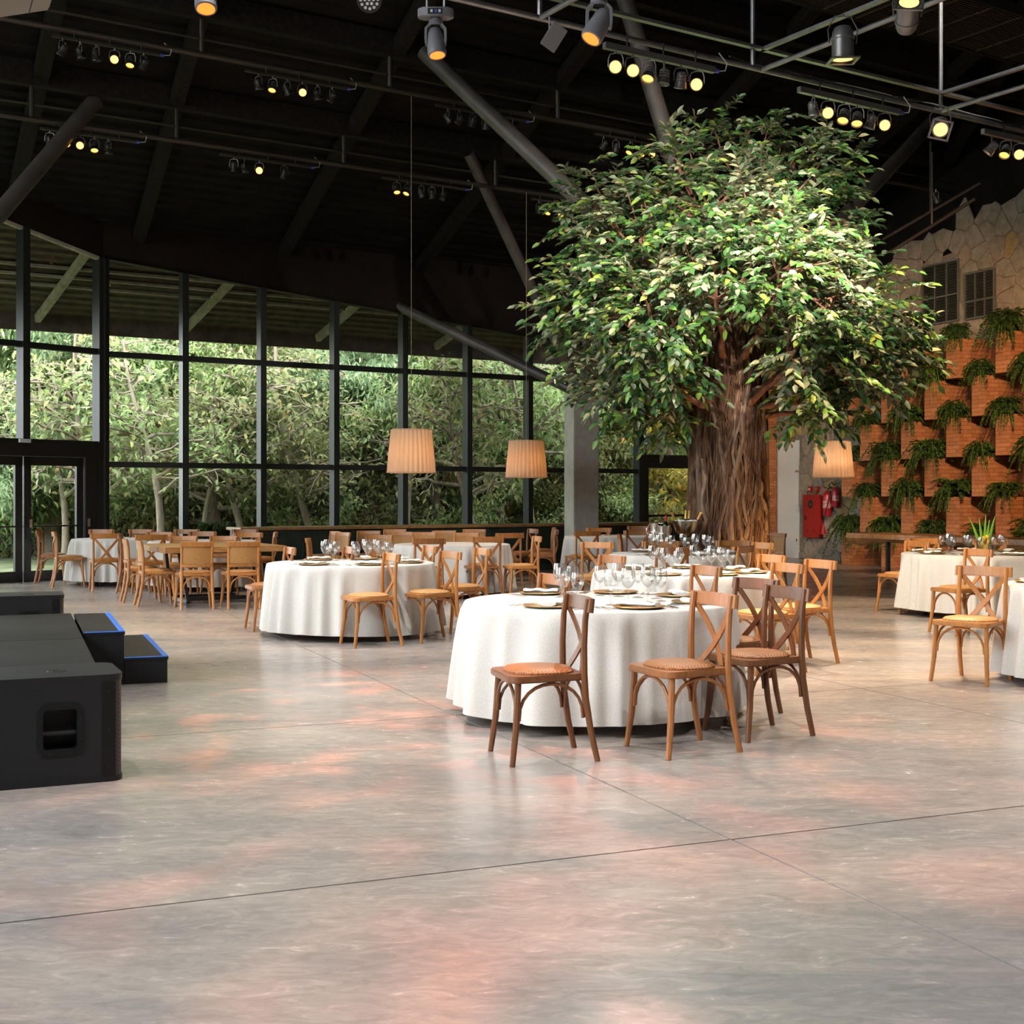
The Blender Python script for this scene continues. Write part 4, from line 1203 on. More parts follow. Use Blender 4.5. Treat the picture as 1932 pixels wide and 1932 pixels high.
def subwoofer(org, ux, vy, label, near=True):
    """org = bottom corner at the grille end, ux = towards the grille, vy = depth"""
    o = empty('subwoofer', org, label=label, cat='speaker')
    Lx, Dy, H = 1.15, .52, .535
    def q(x, y, z): return ux * x + vy * y + Vector((0, 0, z))
    axs = (ux, vy, Vector((0, 0, 1)))
    # plan outline with rounded corners on the grille end
    def outline(x0, x1, r=.075, ins=0.0):
        pts = [(x0, ins), ]
        for k in range(7):
            a = -math.pi / 2 + math.pi / 2 * k / 6
            pts.append((x1 - r + r * math.cos(a), ins + r + r * math.sin(a)))
        for k in range(7):
            a = math.pi / 2 * k / 6
            pts.append((x1 - r + r * math.cos(a), Dy - ins - r + r * math.sin(a)))
        pts.append((x0, Dy - ins))
        return pts
    def pr(nm, pts, z0, z1, mat, bv=0):
        n = len(pts)
        mb = MB().add([q(x, y, z0) for x, y in pts] + [q(x, y, z1) for x, y in pts], [tuple(range(n))[::-1], tuple(range(n, 2 * n))] + [(i, (i + 1) % n, n + (i + 1) % n, n + i) for i in range(n)])
        return mb.build(nm, mat, o, smooth=35)
    hx0, hx1, hz0, hz1 = -.385, -.225, .175, .375     # handle opening on the side facing the aisle
    # cabinet: built around the handle cup
    cab = MB()
    for (xa, xb, za, zb, y0) in ((-Lx, hx0, .025, H - .03, 0), (hx1, -.055, .025, H - .03, 0), (hx0, hx1, .025, hz0, 0), (hx0, hx1, hz1, H - .03, 0), (hx0, hx1, hz0, hz1, .11)):
        cab.box(q((xa + xb) / 2, (y0 + Dy) / 2, (za + zb) / 2), (xb - xa, Dy - y0, zb - za), axs)
    cab.build('cabinet', M['speaker'], o)
    pr('top_cap', outline(-Lx, 0.0), H - .032, H, M['speaker'])
    pr('bottom_cap', outline(-Lx, 0.0), 0, .027, M['speaker'])
    pr('grille', outline(-.06, -.006, .06, .006), .027, H - .032, M['grille'])
    MB().box(q(-.075, -.002, H / 2), (.065, .008, H - .07), axs).build('side_strip', M['speaker_black'], o)
    for z in (.08, .26, .45):
        MB().box(q(-.075, -.008, z), (.012, .006, .012), axs).build('screw', M['speaker'], o)
    # octagonal handle plate around the cup
    cx, cz = (hx0 + hx1) / 2, (hz0 + hz1) / 2
    out = [(cx - .108, cz - .09), (cx - .08, cz - .13), (cx + .08, cz - .13), (cx + .108, cz - .09), (cx + .108, cz + .09), (cx + .08, cz + .13), (cx - .08, cz + .13), (cx - .108, cz + .09)]
    inn = [(hx0, hz0 + .015), (hx0 + .015, hz0), (hx1 - .015, hz0), (hx1, hz0 + .015), (hx1, hz1 - .015), (hx1 - .015, hz1), (hx0 + .015, hz1), (hx0, hz1 - .015)]
    mb = MB()
    mb.add([q(x, -.007, z) for x, z in out] + [q(x, -.007, z) for x, z in inn] + [q(x, 0, z) for x, z in out] + [q(x, .1, z) for x, z in inn],
           [(i, (i + 1) % 8, 8 + (i + 1) % 8, 8 + i) for i in range(8)] + [(16 + i, 16 + (i + 1) % 8, (i + 1) % 8, i) for i in range(8)] + [(8 + i, 8 + (i + 1) % 8, 24 + (i + 1) % 8, 24 + i) for i in range(8)])
    hp = mb.build('handle_plate', M['speaker_black'], o)
    for x, z in ((cx - .095, cz - .05), (cx - .095, cz + .05), (cx + .095, cz - .05), (cx + .095, cz + .05), (cx - .05, cz + .118), (cx + .05, cz + .118), (cx - .05, cz - .118), (cx + .05, cz - .118)):
        MB().box(q(x, -.009, z), (.009, .005, .009), axs).build('plate_screw', M['speaker'], hp)
    MB().tube([q(hx0, .03, cz - .02), q(hx1, .03, cz - .02)], .013, 8).build('grip_bar', M['speaker'], o, smooth=40)
    mb = MB(); c = q(-.3, Dy * .45, H)
    ring = [[c + ux * math.cos(a) * r + vy * math.sin(a) * r + Vector((0, 0, z)) for a in [2 * math.pi * k / 20 for k in range(20)]] for r, z in ((.048, 0), (.045, .004), (.02, .004), (.018, .0005))]
    mb.rings(ring).build('pole_socket', M['speaker_black'], o)
    return o
sx0 = Vector((-1.945, 6.62, 0))
ux = Vector((.91, .41, 0)).normalized(); vy = Vector((-ux.y, ux.x, 0))
subwoofer(sx0, ux, vy, 'large grey subwoofer cabinet with a side handle hole at the near end of the stage')
subwoofer(Vector((-4.05, 11.95, 0)), Vector((.93, .36, 0)).normalized(), Vector((-.36, .93, 0)).normalized(), 'grey subwoofer cabinet behind the stage deck, next to the blue-taped steps')

# ---------------------------------------------------------------- pendants
def pendant(px, py_bot, Z, topz, label):
    p = at_depth(px, py_bot, Z)
    o = empty('pendant_lamp', p, label=label, cat='pendant lamp')
    na = 180
    def ring(r, z, amp):
        return [((r + amp * math.cos(30 * a)) * math.cos(a), (r + amp * math.cos(30 * a)) * math.sin(a), z) for a in [2 * math.pi * k / na for k in range(na)]]
    mb = MB().rings([ring(.356, 0, .012), ring(.338, .22, .011), ring(.318, .44, .009), ring(.300, .645, .007)], False)
    mb.build('pleated_shade', M['shade'], o, smooth=60)
    for r, z in ((.366, .004), (.308, .642)):
        MB().tube([(r * math.cos(a), r * math.sin(a), z) for a in [2 * math.pi * k / 40 for k in range(41)]], .006, 6).build('shade_ring', M['shade'], o)
    for k in range(3):
        a = 2.1 * k
        MB().tube([(0, 0, .66), (.305 * math.cos(a), .305 * math.sin(a), .642)], .004, 5).build('spider_arm', M['pipe'], o)
    MB().tube([(0, 0, .40), (0, 0, .52)], .022, 10).build('lamp_holder', M['pipe'], o)
    mb = MB().lathe([(.0, .25), (.022, .265), (.033, .30), (.028, .345), (.014, .40)], 14)
    mb.build('bulb', M['bulb'], o, smooth=60)
    MB().tube([(0, 0, .5), (0, 0, topz - p.z)], .0055, 6).build('cord', M['cord'], o)
    l = bpy.data.lights.new('pendant_light', 'POINT'); l.energy = 3; l.color = (1, .58, .27); l.shadow_soft_size = .05
    lo = bpy.data.objects.new('pendant_light', l); COL.objects.link(lo); lo.parent = o; lo.location = (0, 0, .22)
pendant(776, 892, 19.7, 7.4, 'pleated fabric pendant lampshade on the longest cord, over the laid table')
pendant(993, 901, 23.1, 6.75, 'pleated pendant lampshade glowing orange beside the concrete column')
pendant(1572, 901, 23.6, 8.1, 'pleated pendant lampshade in front of the fire extinguishers')
# ---------------------------------------------------------------- lighting rows under the roof
def s_at_px(px, d, z):
    lo, hi = -14.0, 30.0
    for _ in range(60):
        m = (lo + hi) / 2
        p = wall(m, d, z)
        if p.y < .5 or CX + FPX * p.x / p.y < px: lo = m
        else: hi = m
    return (lo + hi) / 2
TRUSS_D, TRUSS_Z = 14.2, 5.5
ROWL = {'far': (4.12, 6.78), 'middle': (6.15, 7.44), 'truss': (TRUSS_D, TRUSS_Z)}
for nm, (d, z) in ROWL.items():
    mt = M['silver'] if nm == 'truss' else M['pipe']
    lab = {'far': 'long dark lighting pipe nearest the glass wall', 'middle': 'long dark lighting pipe between the glass wall and the silver rig', 'truss': 'long galvanised lighting pipe of the silver rig'}[nm].replace('nearest', 'close to')
    o = empty('lighting_pipe', wall(0, d, z), label=lab, cat='lighting pipe')
    a, b2 = (-9, 17)
    MB().tube([TW * a, TW * b2], .026 if nm == 'truss' else .04, 10).build('pipe', mt, o, smooth=40)
    oz = .21 if nm != 'truss' else .19
    if nm == 'truss':
        MB().span(TW * a + Vector((0, 0, oz)) + NW * .02, TW * b2 + Vector((0, 0, oz)) + NW * .02, .055, .03).build('cable_tray', M['silver'], o)
    else:
        MB().tube([TW * a + Vector((0, 0, oz)), TW * b2 + Vector((0, 0, oz))], .018, 6).build('conduit', M['pipe'], o)
    hs = {'far': (334, 649, 935, 60), 'middle': (381, 736, 1052), 'truss': (1420, 1775, 1018)}[nm]
    for hx in hs:
        s = s_at_px(hx, d, z)
        top = (6.1 + SLOPE * d - z) if nm != 'truss' else (roof_z(d) - z - .05)
        MB().tube([TW * s, TW * s + Vector((0, 0, top))], .022 if nm == 'truss' else .035, 8).build('hanger', mt, o, smooth=40)
    if nm == 'truss':
        for hx in (1437, 1775, 1018):
            s = s_at_px(hx, d, z)
            MB().tube([TW * s, TW * s + NW * 5], .024, 10).build('cross_pipe', mt, o, smooth=40)
            MB().span(TW * s + Vector((0, 0, oz)), TW * s + NW * 5 + Vector((0, 0, oz)), .05, .03).build('cross_tray', mt, o)
        # cables taped along the pipe
        for k in range(3):
            r2 = random.Random(k)
            pts = [TW * (2 + .35 * i) + Vector((0, 0, .038 + .012 * r2.random())) + NW * (.03 * r2.uniform(-1, 1)) for i in range(42)]
            MB().tube(pts, .006, 5).build('cable', M['rubber'] if k else M['white_cable'], o)
# wire-mesh walkway under the roof
gwk = empty('mesh_walkway', at_depth(1800, 40, 17.5), label='brown wire-mesh catwalk hanging under the roof', cat='catwalk')
for k in range(26):
    MB().span(TW * -3 + NW * (-.6 + .048 * k), TW * 5 + NW * (-.6 + .048 * k), .012, .02).build('grating_bar', M['pipe'], gwk)
for k in range(14):
    MB().span(TW * (-3 + .6 * k) + NW * -.62, TW * (-3 + .6 * k) + NW * .62, .03, .03).build('cross_bar', M['pipe'], gwk)
for sgn in (-1, 1):
    MB().span(TW * -3 + NW * .63 * sgn + Vector((0, 0, .04)), TW * 5 + NW * .63 * sgn + Vector((0, 0, .04)), .05, .12).build('side_rail', M['black_beam'], gwk)

def orient(d):
    return Vector((0, 0, -1)).rotation_difference(Vector(d).normalized())
def spot_parts():
    can = MB().lathe([(.0, .075), (.03, .073), (.042, .06), (.045, .03), (.045, -.01), (.052, -.02), (.055, -.055), (.060, -.06), (.060, -.072), (.054, -.072), (.050, -.055)], 16)
    for z in (.045, .02, -.005): can.lathe([(.0455, z), (.049, z + .004), (.0455, z + .008)], 16)
    lens = MB().lathe([(.0, -.062), (.03, -.061), (.0515, -.057)], 16)
    yoke = MB().tube([(-.066, 0, -.005), (-.066, 0, .06), (-.05, 0, .105), (0, 0, .115), (.05, 0, .105), (.066, 0, .06), (.066, 0, -.005)], .006, 6)
    yoke.tube([(0, 0, .11), (0, 0, .15)], .009, 6)
    return can, lens, yoke
can, lens, yoke = spot_parts()
ME = {'can': can.mesh('housing', M['can'], 40), 'can_grey': MB().add(can.v, can.f).mesh('housing', M['can_grey'], 40), 'yoke': yoke.mesh('yoke', M['can_grey'], 40)}
for k in ('hot', 'warm', 'off'): ME['lens_' + k] = MB().add(lens.v, lens.f).mesh('lens', M['lamp_' + k], 40)
LAMPS = []   # (position, direction, state) for the real light
def spotlight(p, d, state, grey, label, group):
    o = empty('spotlight', p, label=label, cat='spotlight', group=group)
    q = orient(d)
    h = link('housing', ME['can_grey' if grey else 'can'], None, o); h.rotation_mode = 'QUATERNION'; h.rotation_quaternion = q
    l = link('lens', ME['lens_' + state], None, o); l.rotation_mode = 'QUATERNION'; l.rotation_quaternion = q
    y = link('yoke', ME['yoke'], None, o); y.rotation_euler = (0, 0, math.atan2(d[0], -d[1]))
    if state != 'off': LAMPS.append((Vector(p), Vector(d), state))
rl = random.Random(11)
BARS = [
 ('far', 75, 255, [(93, 'off'), (124, 'hot'), (150, 'hot'), (177, 'warm'), (203, 'off')]),
 ('far', 414, 585, [(440, 'off'), (460, 'off'), (488, 'hot'), (535, 'off')]),
 ('far', 720, 875, [(747, 'warm'), (767, 'warm'), (793, 'off'), (813, 'off'), (834, 'off')]),
 ('far', 1000, 1085, [(1015, 'off'), (1033, 'warm'), (1058, 'warm')]),
 ('middle', 97, 300, [(117, 'edge'), (150, 'off'), (180, 'off'), (215, 'hot'), (245, 'warm'), (270, 'edge')]),
 ('middle', 461, 652, [(486, 'off'), (513, 'warm'), (540, 'off'), (569, 'hot'), (597, 'off'), (625, 'edge')]),
 ('middle', 820, 990, [(843, 'edge'), (865, 'edge'), (890, 'off'), (915, 'off'), (945, 'edge'), (965, 'off')]),
 ('middle', 1120, 1262, [(1137, 'edge'), (1160, 'off'), (1187, 'warm'), (1209, 'warm'), (1228, 'hot'), (1252, 'off')]),
 ('truss', 1136, 1343, [(1158, 'hot'), (1190, 'hot'), (1221, 'warm'), (1249, 'off'), (1281, 'off'), (1311, 'hot')]),
 ('truss', 1503, 1693, [(1530, 'off'), (1558, 'hot'), (1588, 'warm'), (1613, 'warm'), (1639, 'off'), (1664, 'hot')]),
 ('truss', 1850, 2040, [(1867, 'edge'), (1893, 'warm'), (1919, 'hot'), (1960, 'warm'), (1990, 'off')]),
]
rowname = {'far': 'dark pipe close to the glass wall', 'middle': 'dark pipe between the glass wall and the silver rig', 'truss': 'galvanised rig pipe'}
barnum = {}
rowname2 = {'far': 'pipe close to the glass', 'middle': 'middle dark pipe', 'truss': 'galvanised rig'}
for row, x0, x1, lamps in BARS:
    d, z = ROWL[row]
    barnum[row] = barnum.get(row, 0) + 1
    nth = ['first', 'second', 'third', 'fourth'][barnum[row] - 1]
    sa, sb = s_at_px(x0, d, z), s_at_px(x1, d, z)
    bz = z - .12
    o = empty('spotlight_bar', wall((sa + sb) / 2, d + .03, bz), label=f'{nth} spotlight bar on the {rowname2[row]}, counted from the double door', cat='light bar')
    hl = (sb - sa) / 2
    MB().box((0, 0, 0), (sb - sa, .05, .055 if row == 'truss' else .03), AXW).build('rail', M['can_grey'] if row == 'truss' else M['pipe'], o)
    for f in (-.6, .05, .65):
        MB().tube([TW * hl * f + Vector((0, 0, .02)), TW * hl * f + Vector((0, 0, .14))], .008, 6).build('clip', M['rubber'], o)
    MB().tube([TW * hl, TW * (hl + .05)], .022, 8).build('connector', M['blue_plug'], o)
    pts = [TW * (hl + .05), TW * (hl + .14) + Vector((0, 0, .02)), TW * (hl + .16) + Vector((0, 0, .09)), TW * (hl + .06) + Vector((0, 0, .17))]
    MB().tube(pts, .006, 6).build('lead', M['white_cable'], o)
    for px, stt in lamps:
        s = s_at_px(px, d, bz)
        p = wall(s, d + .03, bz - .16)
        tocam = (Vector((0, 0, CAMH)) - p).normalized()
        if stt == 'hot': dr = tocam + Vector((rl.uniform(-.1, .1), 0, -.12))
        elif stt == 'warm': dr = Vector((tocam.x + rl.uniform(-.5, .3), tocam.y * .55, -1.1))
        elif stt == 'edge': dr = Vector((rl.choice((-1, 1)) * .6, .25, -.75))
        else: dr = Vector((rl.uniform(-.4, .4), rl.uniform(0, .5), -1))
        spotlight(p, dr, {'edge': 'warm'}.get(stt, stt), row == 'truss', {'hot': 'lit spotlight facing the hall', 'warm': 'lit spotlight tilted down', 'edge': 'lit spotlight turned away', 'off': 'unlit spotlight'}[stt] + f' on the {nth} bar of the {rowname2[row]}', f'spotlights on the {nth} bar of the {rowname2[row]}')

# big theatre cans on the rig
def par_can(p, d, k, lit, label, bracket):
    o = empty('theatre_lamp', p, label=label, cat='stage lamp')
    q = orient(d)
    def add(nm, mb, mat, sm=40):
        c = mb.build(nm, mat, o, smooth=sm); c.rotation_mode = 'QUATERNION'; c.rotation_quaternion = q; return c
    add('body', MB().lathe([(0, .13 * k), (.03 * k, .128 * k), (.06 * k, .115 * k), (.075 * k, .085 * k), (.08 * k, .05 * k), (.088 * k, .045 * k), (.088 * k, .03 * k), (.08 * k, .025 * k), (.08 * k, -.10 * k), (.086 * k, -.105 * k), (.086 * k, -.12 * k), (.07 * k, -.12 * k)], 20), M['can_grey'])
    fr = MB()
    for sx, sy, w, h in ((0, .095, .21, .02), (0, -.095, .21, .02), (.095, 0, .02, .21), (-.095, 0, .02, .21)):
        fr.box((sx * k, sy * k, -.125 * k), (w * k, h * k, .012 * k))
    add('gel_frame', fr, M['can_grey'])
    add('lens', MB().lathe([(0, -.10 * k), (.045 * k, -.103 * k), (.078 * k, -.112 * k)], 20), M['lamp_hot'] if lit else M['lamp_off'])
    b2 = MB().tube([Vector((-.1 * k, 0, 0)), Vector((-.11 * k, 0, .1 * k)), Vector((-.06 * k, 0, .2 * k)), Vector((.06 * k, 0, .2 * k)), Vector((.11 * k, 0, .1 * k)), Vector((.1 * k, 0, 0))], .006, 6)
    b2.tube([Vector((0, 0, .2 * k)), Vector((0, 0, bracket))], .012, 6)
    b2.build('yoke', M['silver'], o, smooth=40)
    if lit: LAMPS.append((Vector(p), Vector(d), 'big'))
par_can(at_depth(1590, 82, 11.2), (0.02, .06, -1), 1.15, True, 'grey theatre can pointing straight down from the silver rig cross pipe', .25)
par_can(at_depth(1712, 32, 10.6), (-.12, -.72, .55), 1.1, True, 'grey theatre can tilted up with its square frame lit', .2)
par_can(at_depth(1774, 238, 13.6), (-.25, -.85, -.55), 1.0, True, 'lit theatre can hanging where two galvanised pipes cross', .3)

# moving heads, flood, LED wash lamp and grey box on the rig
def moving_head(p, aim, label, scale=1.0, glow=True):
    o = empty('moving_head', p, label=label, cat='stage lamp')
    o.scale = (scale,) * 3
    prof = [(-.145, -.02), (-.10, -.06), (.10, -.06), (.145, -.02), (.145, .02), (.10, .06), (-.10, .06), (-.145, .02)]
    base = MB().prism(prof, -.02, .055).build('base', M['head_grey'], o, bevel=.006)
    MB().box((0, -.063, .018), (.12, .004, .045)).build('display', M['rubber'], base)
    for k, x in enumerate((-.03, .005, .035)): MB().box((x, -.066, .018), (.018, .003, .022)).build('display_key', M['blue_plug'] if k == 1 else M['paper'], base)
    for sx in (-.07, .07): MB().tube([(sx, 0, .05), (sx, 0, .13)], .012, 6).build('clamp', M['silver'], base)
    MB().lathe([(.03, -.02), (.055, -.04), (.062, -.075), (.05, -.085)], 16).build('swivel', M['head_grey'], o, smooth=40)
    for sx in (-1, 1):
        MB().strip([(sx * .045, 0, -.075), (sx * .078, 0, -.11), (sx * .08, 0, -.19), (sx * .075, 0, -.235)], .07, .02, (0, 1, 0)).build('yoke_arm', M['head_grey'], o, smooth=30)
    q = orient(aim)
    c = Vector((0, 0, -.21))
    hd = MB().lathe([(0, .12), (.03, .118), (.055, .10), (.066, .06), (.07, .0), (.074, -.05), (.076, -.10), (.072, -.125), (.06, -.13)], 18).build('head', M['head_grey'], o, smooth=40)
    hd.location = c; hd.rotation_mode = 'QUATERNION'; hd.rotation_quaternion = q
    ln = MB().lathe([(0, -.125), (.04, -.126), (.066, -.12)], 18).build('lens', M['orange_glow'] if glow else M['lamp_off'], o, smooth=40)
    ln.location = c; ln.rotation_mode = 'QUATERNION'; ln.rotation_quaternion = q
    LAMPS.append((Vector(p) + c * scale, Vector(aim), 'red'))
moving_head(at_depth(822, 30, 10.7), (.12, -.25, -.95), 'grey moving head lamp with its display panel showing, lens glowing orange', 1.0)
moving_head(at_depth(1130, -12, 10.2), (-.45, -.3, -.85), 'grey moving head lamp tilted towards the stage beside the floodlight', 1.15)
moving_head(at_depth(388, -70, 9.8), (.1, -.35, -.9), 'grey moving head lamp cut by the top of the picture above the dark pipes'.replace(' cut by the top of the picture', ''), 1.1)
o = empty('flood_light', at_depth(1045, 70, 11.0), label='flat grey floodlight panel tilted on two bracket arms', cat='flood light')
axf = (Vector((.5, -.2, .75)).normalized(), Vector((.75, .5, -.35)).normalized(), None)
n3 = axf[0].cross(axf[1]).normalized(); axf = (axf[0], n3.cross(axf[0]).normalized(), n3)
MB().box((0, 0, 0), (.21, .15, .022), axf).build('panel', M['head_grey'], o, bevel=.004)
for sx in (-1, 1):
    MB().tube([axf[1] * .05 * sx, axf[1] * .05 * sx + Vector((0, 0, .14))], .007, 6).build('bracket', M['silver'], o)
o = empty('led_wash_lamp', at_depth(697, -2, 10.4), label='round black wash lamp with a ring of small pale lenses', cat='stage lamp')
dr = Vector((.05, -1, -.55)).normalized(); q = orient(dr)
c = MB().lathe([(0, .09), (.06, .085), (.085, .04), (.098, -.03), (.10, -.045), (.09, -.045), (.09, -.035), (0, -.035)], 24).build('housing', M['can'], o, smooth=40); c.rotation_mode = 'QUATERNION'; c.rotation_quaternion = q
for r, n in ((0.0, 1), (.034, 6), (.068, 12)):
    for k in range(n):
        a = 2 * math.pi * k / n
        c2 = MB().lathe([(0, -.042), (.012, -.040), (.013, -.034)], 8, (r * math.cos(a), r * math.sin(a), 0)).build('lens', M['paper'], o, smooth=40)
        c2.rotation_mode = 'QUATERNION'; c2.rotation_quaternion = q
MB().tube([(-.105, 0, 0), (-.1, 0, .12), (0, 0, .16), (.1, 0, .12), (.105, 0, 0)], .008, 6).build('yoke', M['can'], o)
o = empty('projector', at_depth(18, -14, 8.8), label='pale grey projector box hanging above the dark lighting pipes', cat='projector')
axp = (Vector((.86, .40, .30)).normalized(), Vector((-.42, .9, 0)).normalized(), None)
n3 = axp[0].cross(axp[1]).normalized(); axp = (axp[0], n3.cross(axp[0]).normalized(), n3)
pmat = M['projector'] = plain('beige_grey_plastic', (.30, .27, .24), .5)
MB().box((0, 0, 0), (.52, .44, .17), axp).build('case', pmat, o, bevel=.012)
MB().box(axp[0] * .12, (.006, .445, .174), axp).build('seam', M['rubber'], o)
for k in range(3): MB().box(axp[0] * (-.2 + .2 * k) - axp[1] * .222 - axp[2] * .05, (.014, .01, .014), axp).build('screw', M['paper'], o)
MB().tube([axp[2] * .08, axp[2] * .08 + Vector((0, 0, .6))], .02, 8).build('mount', M['pipe'], o)
# dark pipes near the stone wall
for (a, b2, z) in ((at_depth(1680, 475, 22), at_depth(1840, 375, 21), 0), (at_depth(1665, 452, 23), at_depth(1850, 345, 22), 0)):
    o = empty('lighting_pipe', a, label='thin dark lighting pipe under the roof beside the stone wall', cat='lighting pipe', group='pipes beside the stone wall')
    MB().tube([Vector((0, 0, 0)), b2 - a], .03, 8).build('pipe', M['pipe'], o, smooth=40)
    MB().tube([(b2 - a) * .5, (b2 - a) * .5 + Vector((0, 0, 1.2))], .02, 6).build('hanger', M['pipe'], o)
spotlight(at_depth(1766, 375, 21.4), (.5, .2, -.8), 'warm', False, 'lone lit spotlight on the thin pipe beside the stone wall', None)
# ---------------------------------------------------------------- artificial ficus around a column
rt = random.Random(21); nr = np.random.RandomState(5)
tree = empty('ficus_tree', TREE, label='huge artificial ficus tree with vine-covered trunk and broad leafy crown', cat='tree')
def tloc(px, py, dz=0.0):
    return at_depth(px, py, TREE.y + dz) - TREE
na = 72
rings = []
for z, r in ((-.0, .56), (.12, .52), (.5, .485), (1.2, .465), (2.0, .46), (2.6, .475), (3.1, .47), (3.5, .42), (4.0, .36), (4.6, .26), (5.2, .18)):
    ring = []
    for k in range(na):
        a = 2 * math.pi * k / na
        f = 1 + .06 * math.sin(7 * a + z * .9) + .035 * math.sin(13 * a - 1.7 * z) + .02 * math.sin(23 * a + 3 * z)
        ring.append((r * f * math.cos(a), r * f * math.sin(a), z))
    rings.append(ring)
MB().rings(rings).build('trunk', M['trunk'], tree, smooth=70)
def wander(r0, z0, z1, a0, turn, nseg, wob, rr):
    pts = []
    a = a0
    for k in range(nseg + 1):
        t = k / nseg
        z = z0 + (z1 - z0) * t
        a += turn / nseg + rr.uniform(-wob, wob)
        rad = (.485 if z < 3.2 else .485 - (z - 3.2) * .15) + (.07 * (1 - z / .5) if z < .5 else 0)
        pts.append(Vector(((rad + r0) * math.cos(a), (rad + r0) * math.sin(a), z)))
    return pts
for k in range(70):
    a0 = rt.uniform(0, 6.283)
    z1 = rt.uniform(1.2, 4.2); z0 = rt.choice((0.0, 0.0, rt.uniform(0, 1.2)))
    if z1 - z0 < .6: z1 = z0 + .8
    pts = wander(rt.uniform(-.02, .02), z0, z1, a0, rt.uniform(-1.1, 1.1), 12, .15, rt)
    r = rt.uniform(.010, .030) if k % 3 else rt.uniform(.028, .048)
    MB().tube(pts, [r * (1.15 - .5 * i / 12) for i in range(13)], 7).build('vine', M['vine'] if k % 4 else M['trunk'], tree, smooth=60)
fb = MB()
for k in range(620):
    a0 = rt.uniform(0, 6.283)
    z0 = rt.uniform(0, 3.4)
    fb.tube(wander(rt.uniform(.0, .05), z0, z0 + rt.uniform(.4, 1.5), a0, rt.uniform(-.35, .35), 7, .07, rt), rt.uniform(.0028, .0065), 3, False)
for k in range(90):
    p = Vector((rt.choice((-1, 1)) * .48, rt.uniform(-.3, .1), rt.uniform(.05, 1.5)))
    fb.tube([p, p + Vector((p.x * .1, -.03, .06)), p + Vector((p.x * .22, -.02, .02 + rt.uniform(-.05, .1))), p + Vector((p.x * .15, -.05, .12))], .003, 3, False)
fb.build('root_fibres', M['fibre'], tree, kind='stuff')
# crown: lobes measured from the photograph, depth added around the trunk
LOBES = [(1290, 330, 95, -.3), (1390, 290, 95, .2), (1500, 300, 95, -.2), (1565, 325, 70, .3), (1340, 400, 120, -1.0), (1470, 400, 120, -1.2), (1565, 425, 80, -.4),
         (1130, 385, 85, -.2), (1120, 460, 85, .4), (1210, 450, 110, -.9), (1080, 585, 80, -.2), (1150, 560, 110, -.8), (1230, 600, 120, -1.4), (1120, 680, 75, .2), (1190, 720, 85, -.5),
         (1255, 700, 90, -1.0), (1350, 505, 110, -1.6), (1475, 505, 120, -1.8), (1570, 560, 120, -1.2), (1650, 600, 95, -.3), (1710, 655, 60, .2), (1640, 690, 80, -.5),
         (1560, 690, 95, -1.2), (1520, 630, 95, -1.4), (1530, 760, 65, -.6), (1250, 790, 55, -.3), (1330, 480, 120, .9), (1480, 470, 130, 1.0), (1200, 620, 110, 1.0), (1600, 620, 110, 1.0), (1430, 600, 120, 1.3)]
PXM = FPX / TREE.y
sprays = []
limb_r = 0.0
for li, (px, py, r, dz) in enumerate(LOBES):
    c = tloc(px, py, dz)
    R = r / PXM * .92
    # limb from the trunk to the lobe
    zs = min(4.6, max(2.6, c.z - .9 - .25 * abs(c.x)))
    aa = math.atan2(c.y, c.x)
    p0 = Vector((.3 * math.cos(aa), .3 * math.sin(aa), zs))
    mid = p0.lerp(c, .5) + Vector((rt.uniform(-.15, .15), rt.uniform(-.15, .15), -.25 if c.z > zs else .25))
    pts = []
    for k in range(9):
        t = k / 8
        q = p0.lerp(mid, t).lerp(mid.lerp(c, t), t)
        pts.append(q + Vector((rt.uniform(-.03, .03), rt.uniform(-.03, .03), rt.uniform(-.03, .03))))
    br = MB().tube(pts, [.055 - .035 * k / 8 for k in range(9)], 7)
    for q in range(9):
        v = Vector((rt.gauss(0, 1), rt.gauss(0, 1), rt.gauss(0, 1) * .8 + .15)).normalized()
        e = c + v * R * rt.uniform(.75, 1.1)
        st0 = pts[rt.randint(5, 8)]
        m2 = st0.lerp(e, .5) + Vector((rt.uniform(-.12, .12), rt.uniform(-.12, .12), rt.uniform(-.05, .12)))
        br.tube([st0, st0.lerp(m2, .5) + Vector((rt.uniform(-.04, .04), 0, rt.uniform(-.04, .04))), m2, m2.lerp(e, .55) + Vector((0, 0, rt.uniform(-.05, .05))), e], [.022, .019, .015, .010, .005], 5)
        sprays.append((e, (e - m2).normalized(), li))
        sprays.append((m2, v, li))
    br.build('branch', M['branch'], tree, smooth=60)
    n = int(50 * (r / 100) ** 2)
    for q in range(n):
        v = Vector((rt.gauss(0, 1), rt.gauss(0, 1) - .25, rt.gauss(0, 1))).normalized()
        e = c + v * R * (rt.uniform(.5, 1.15) ** .7)
        sprays.append((e, v, li))
LP_, LD_, LN_, LL_, LW_ = [], [], [], [], []
tw = MB()
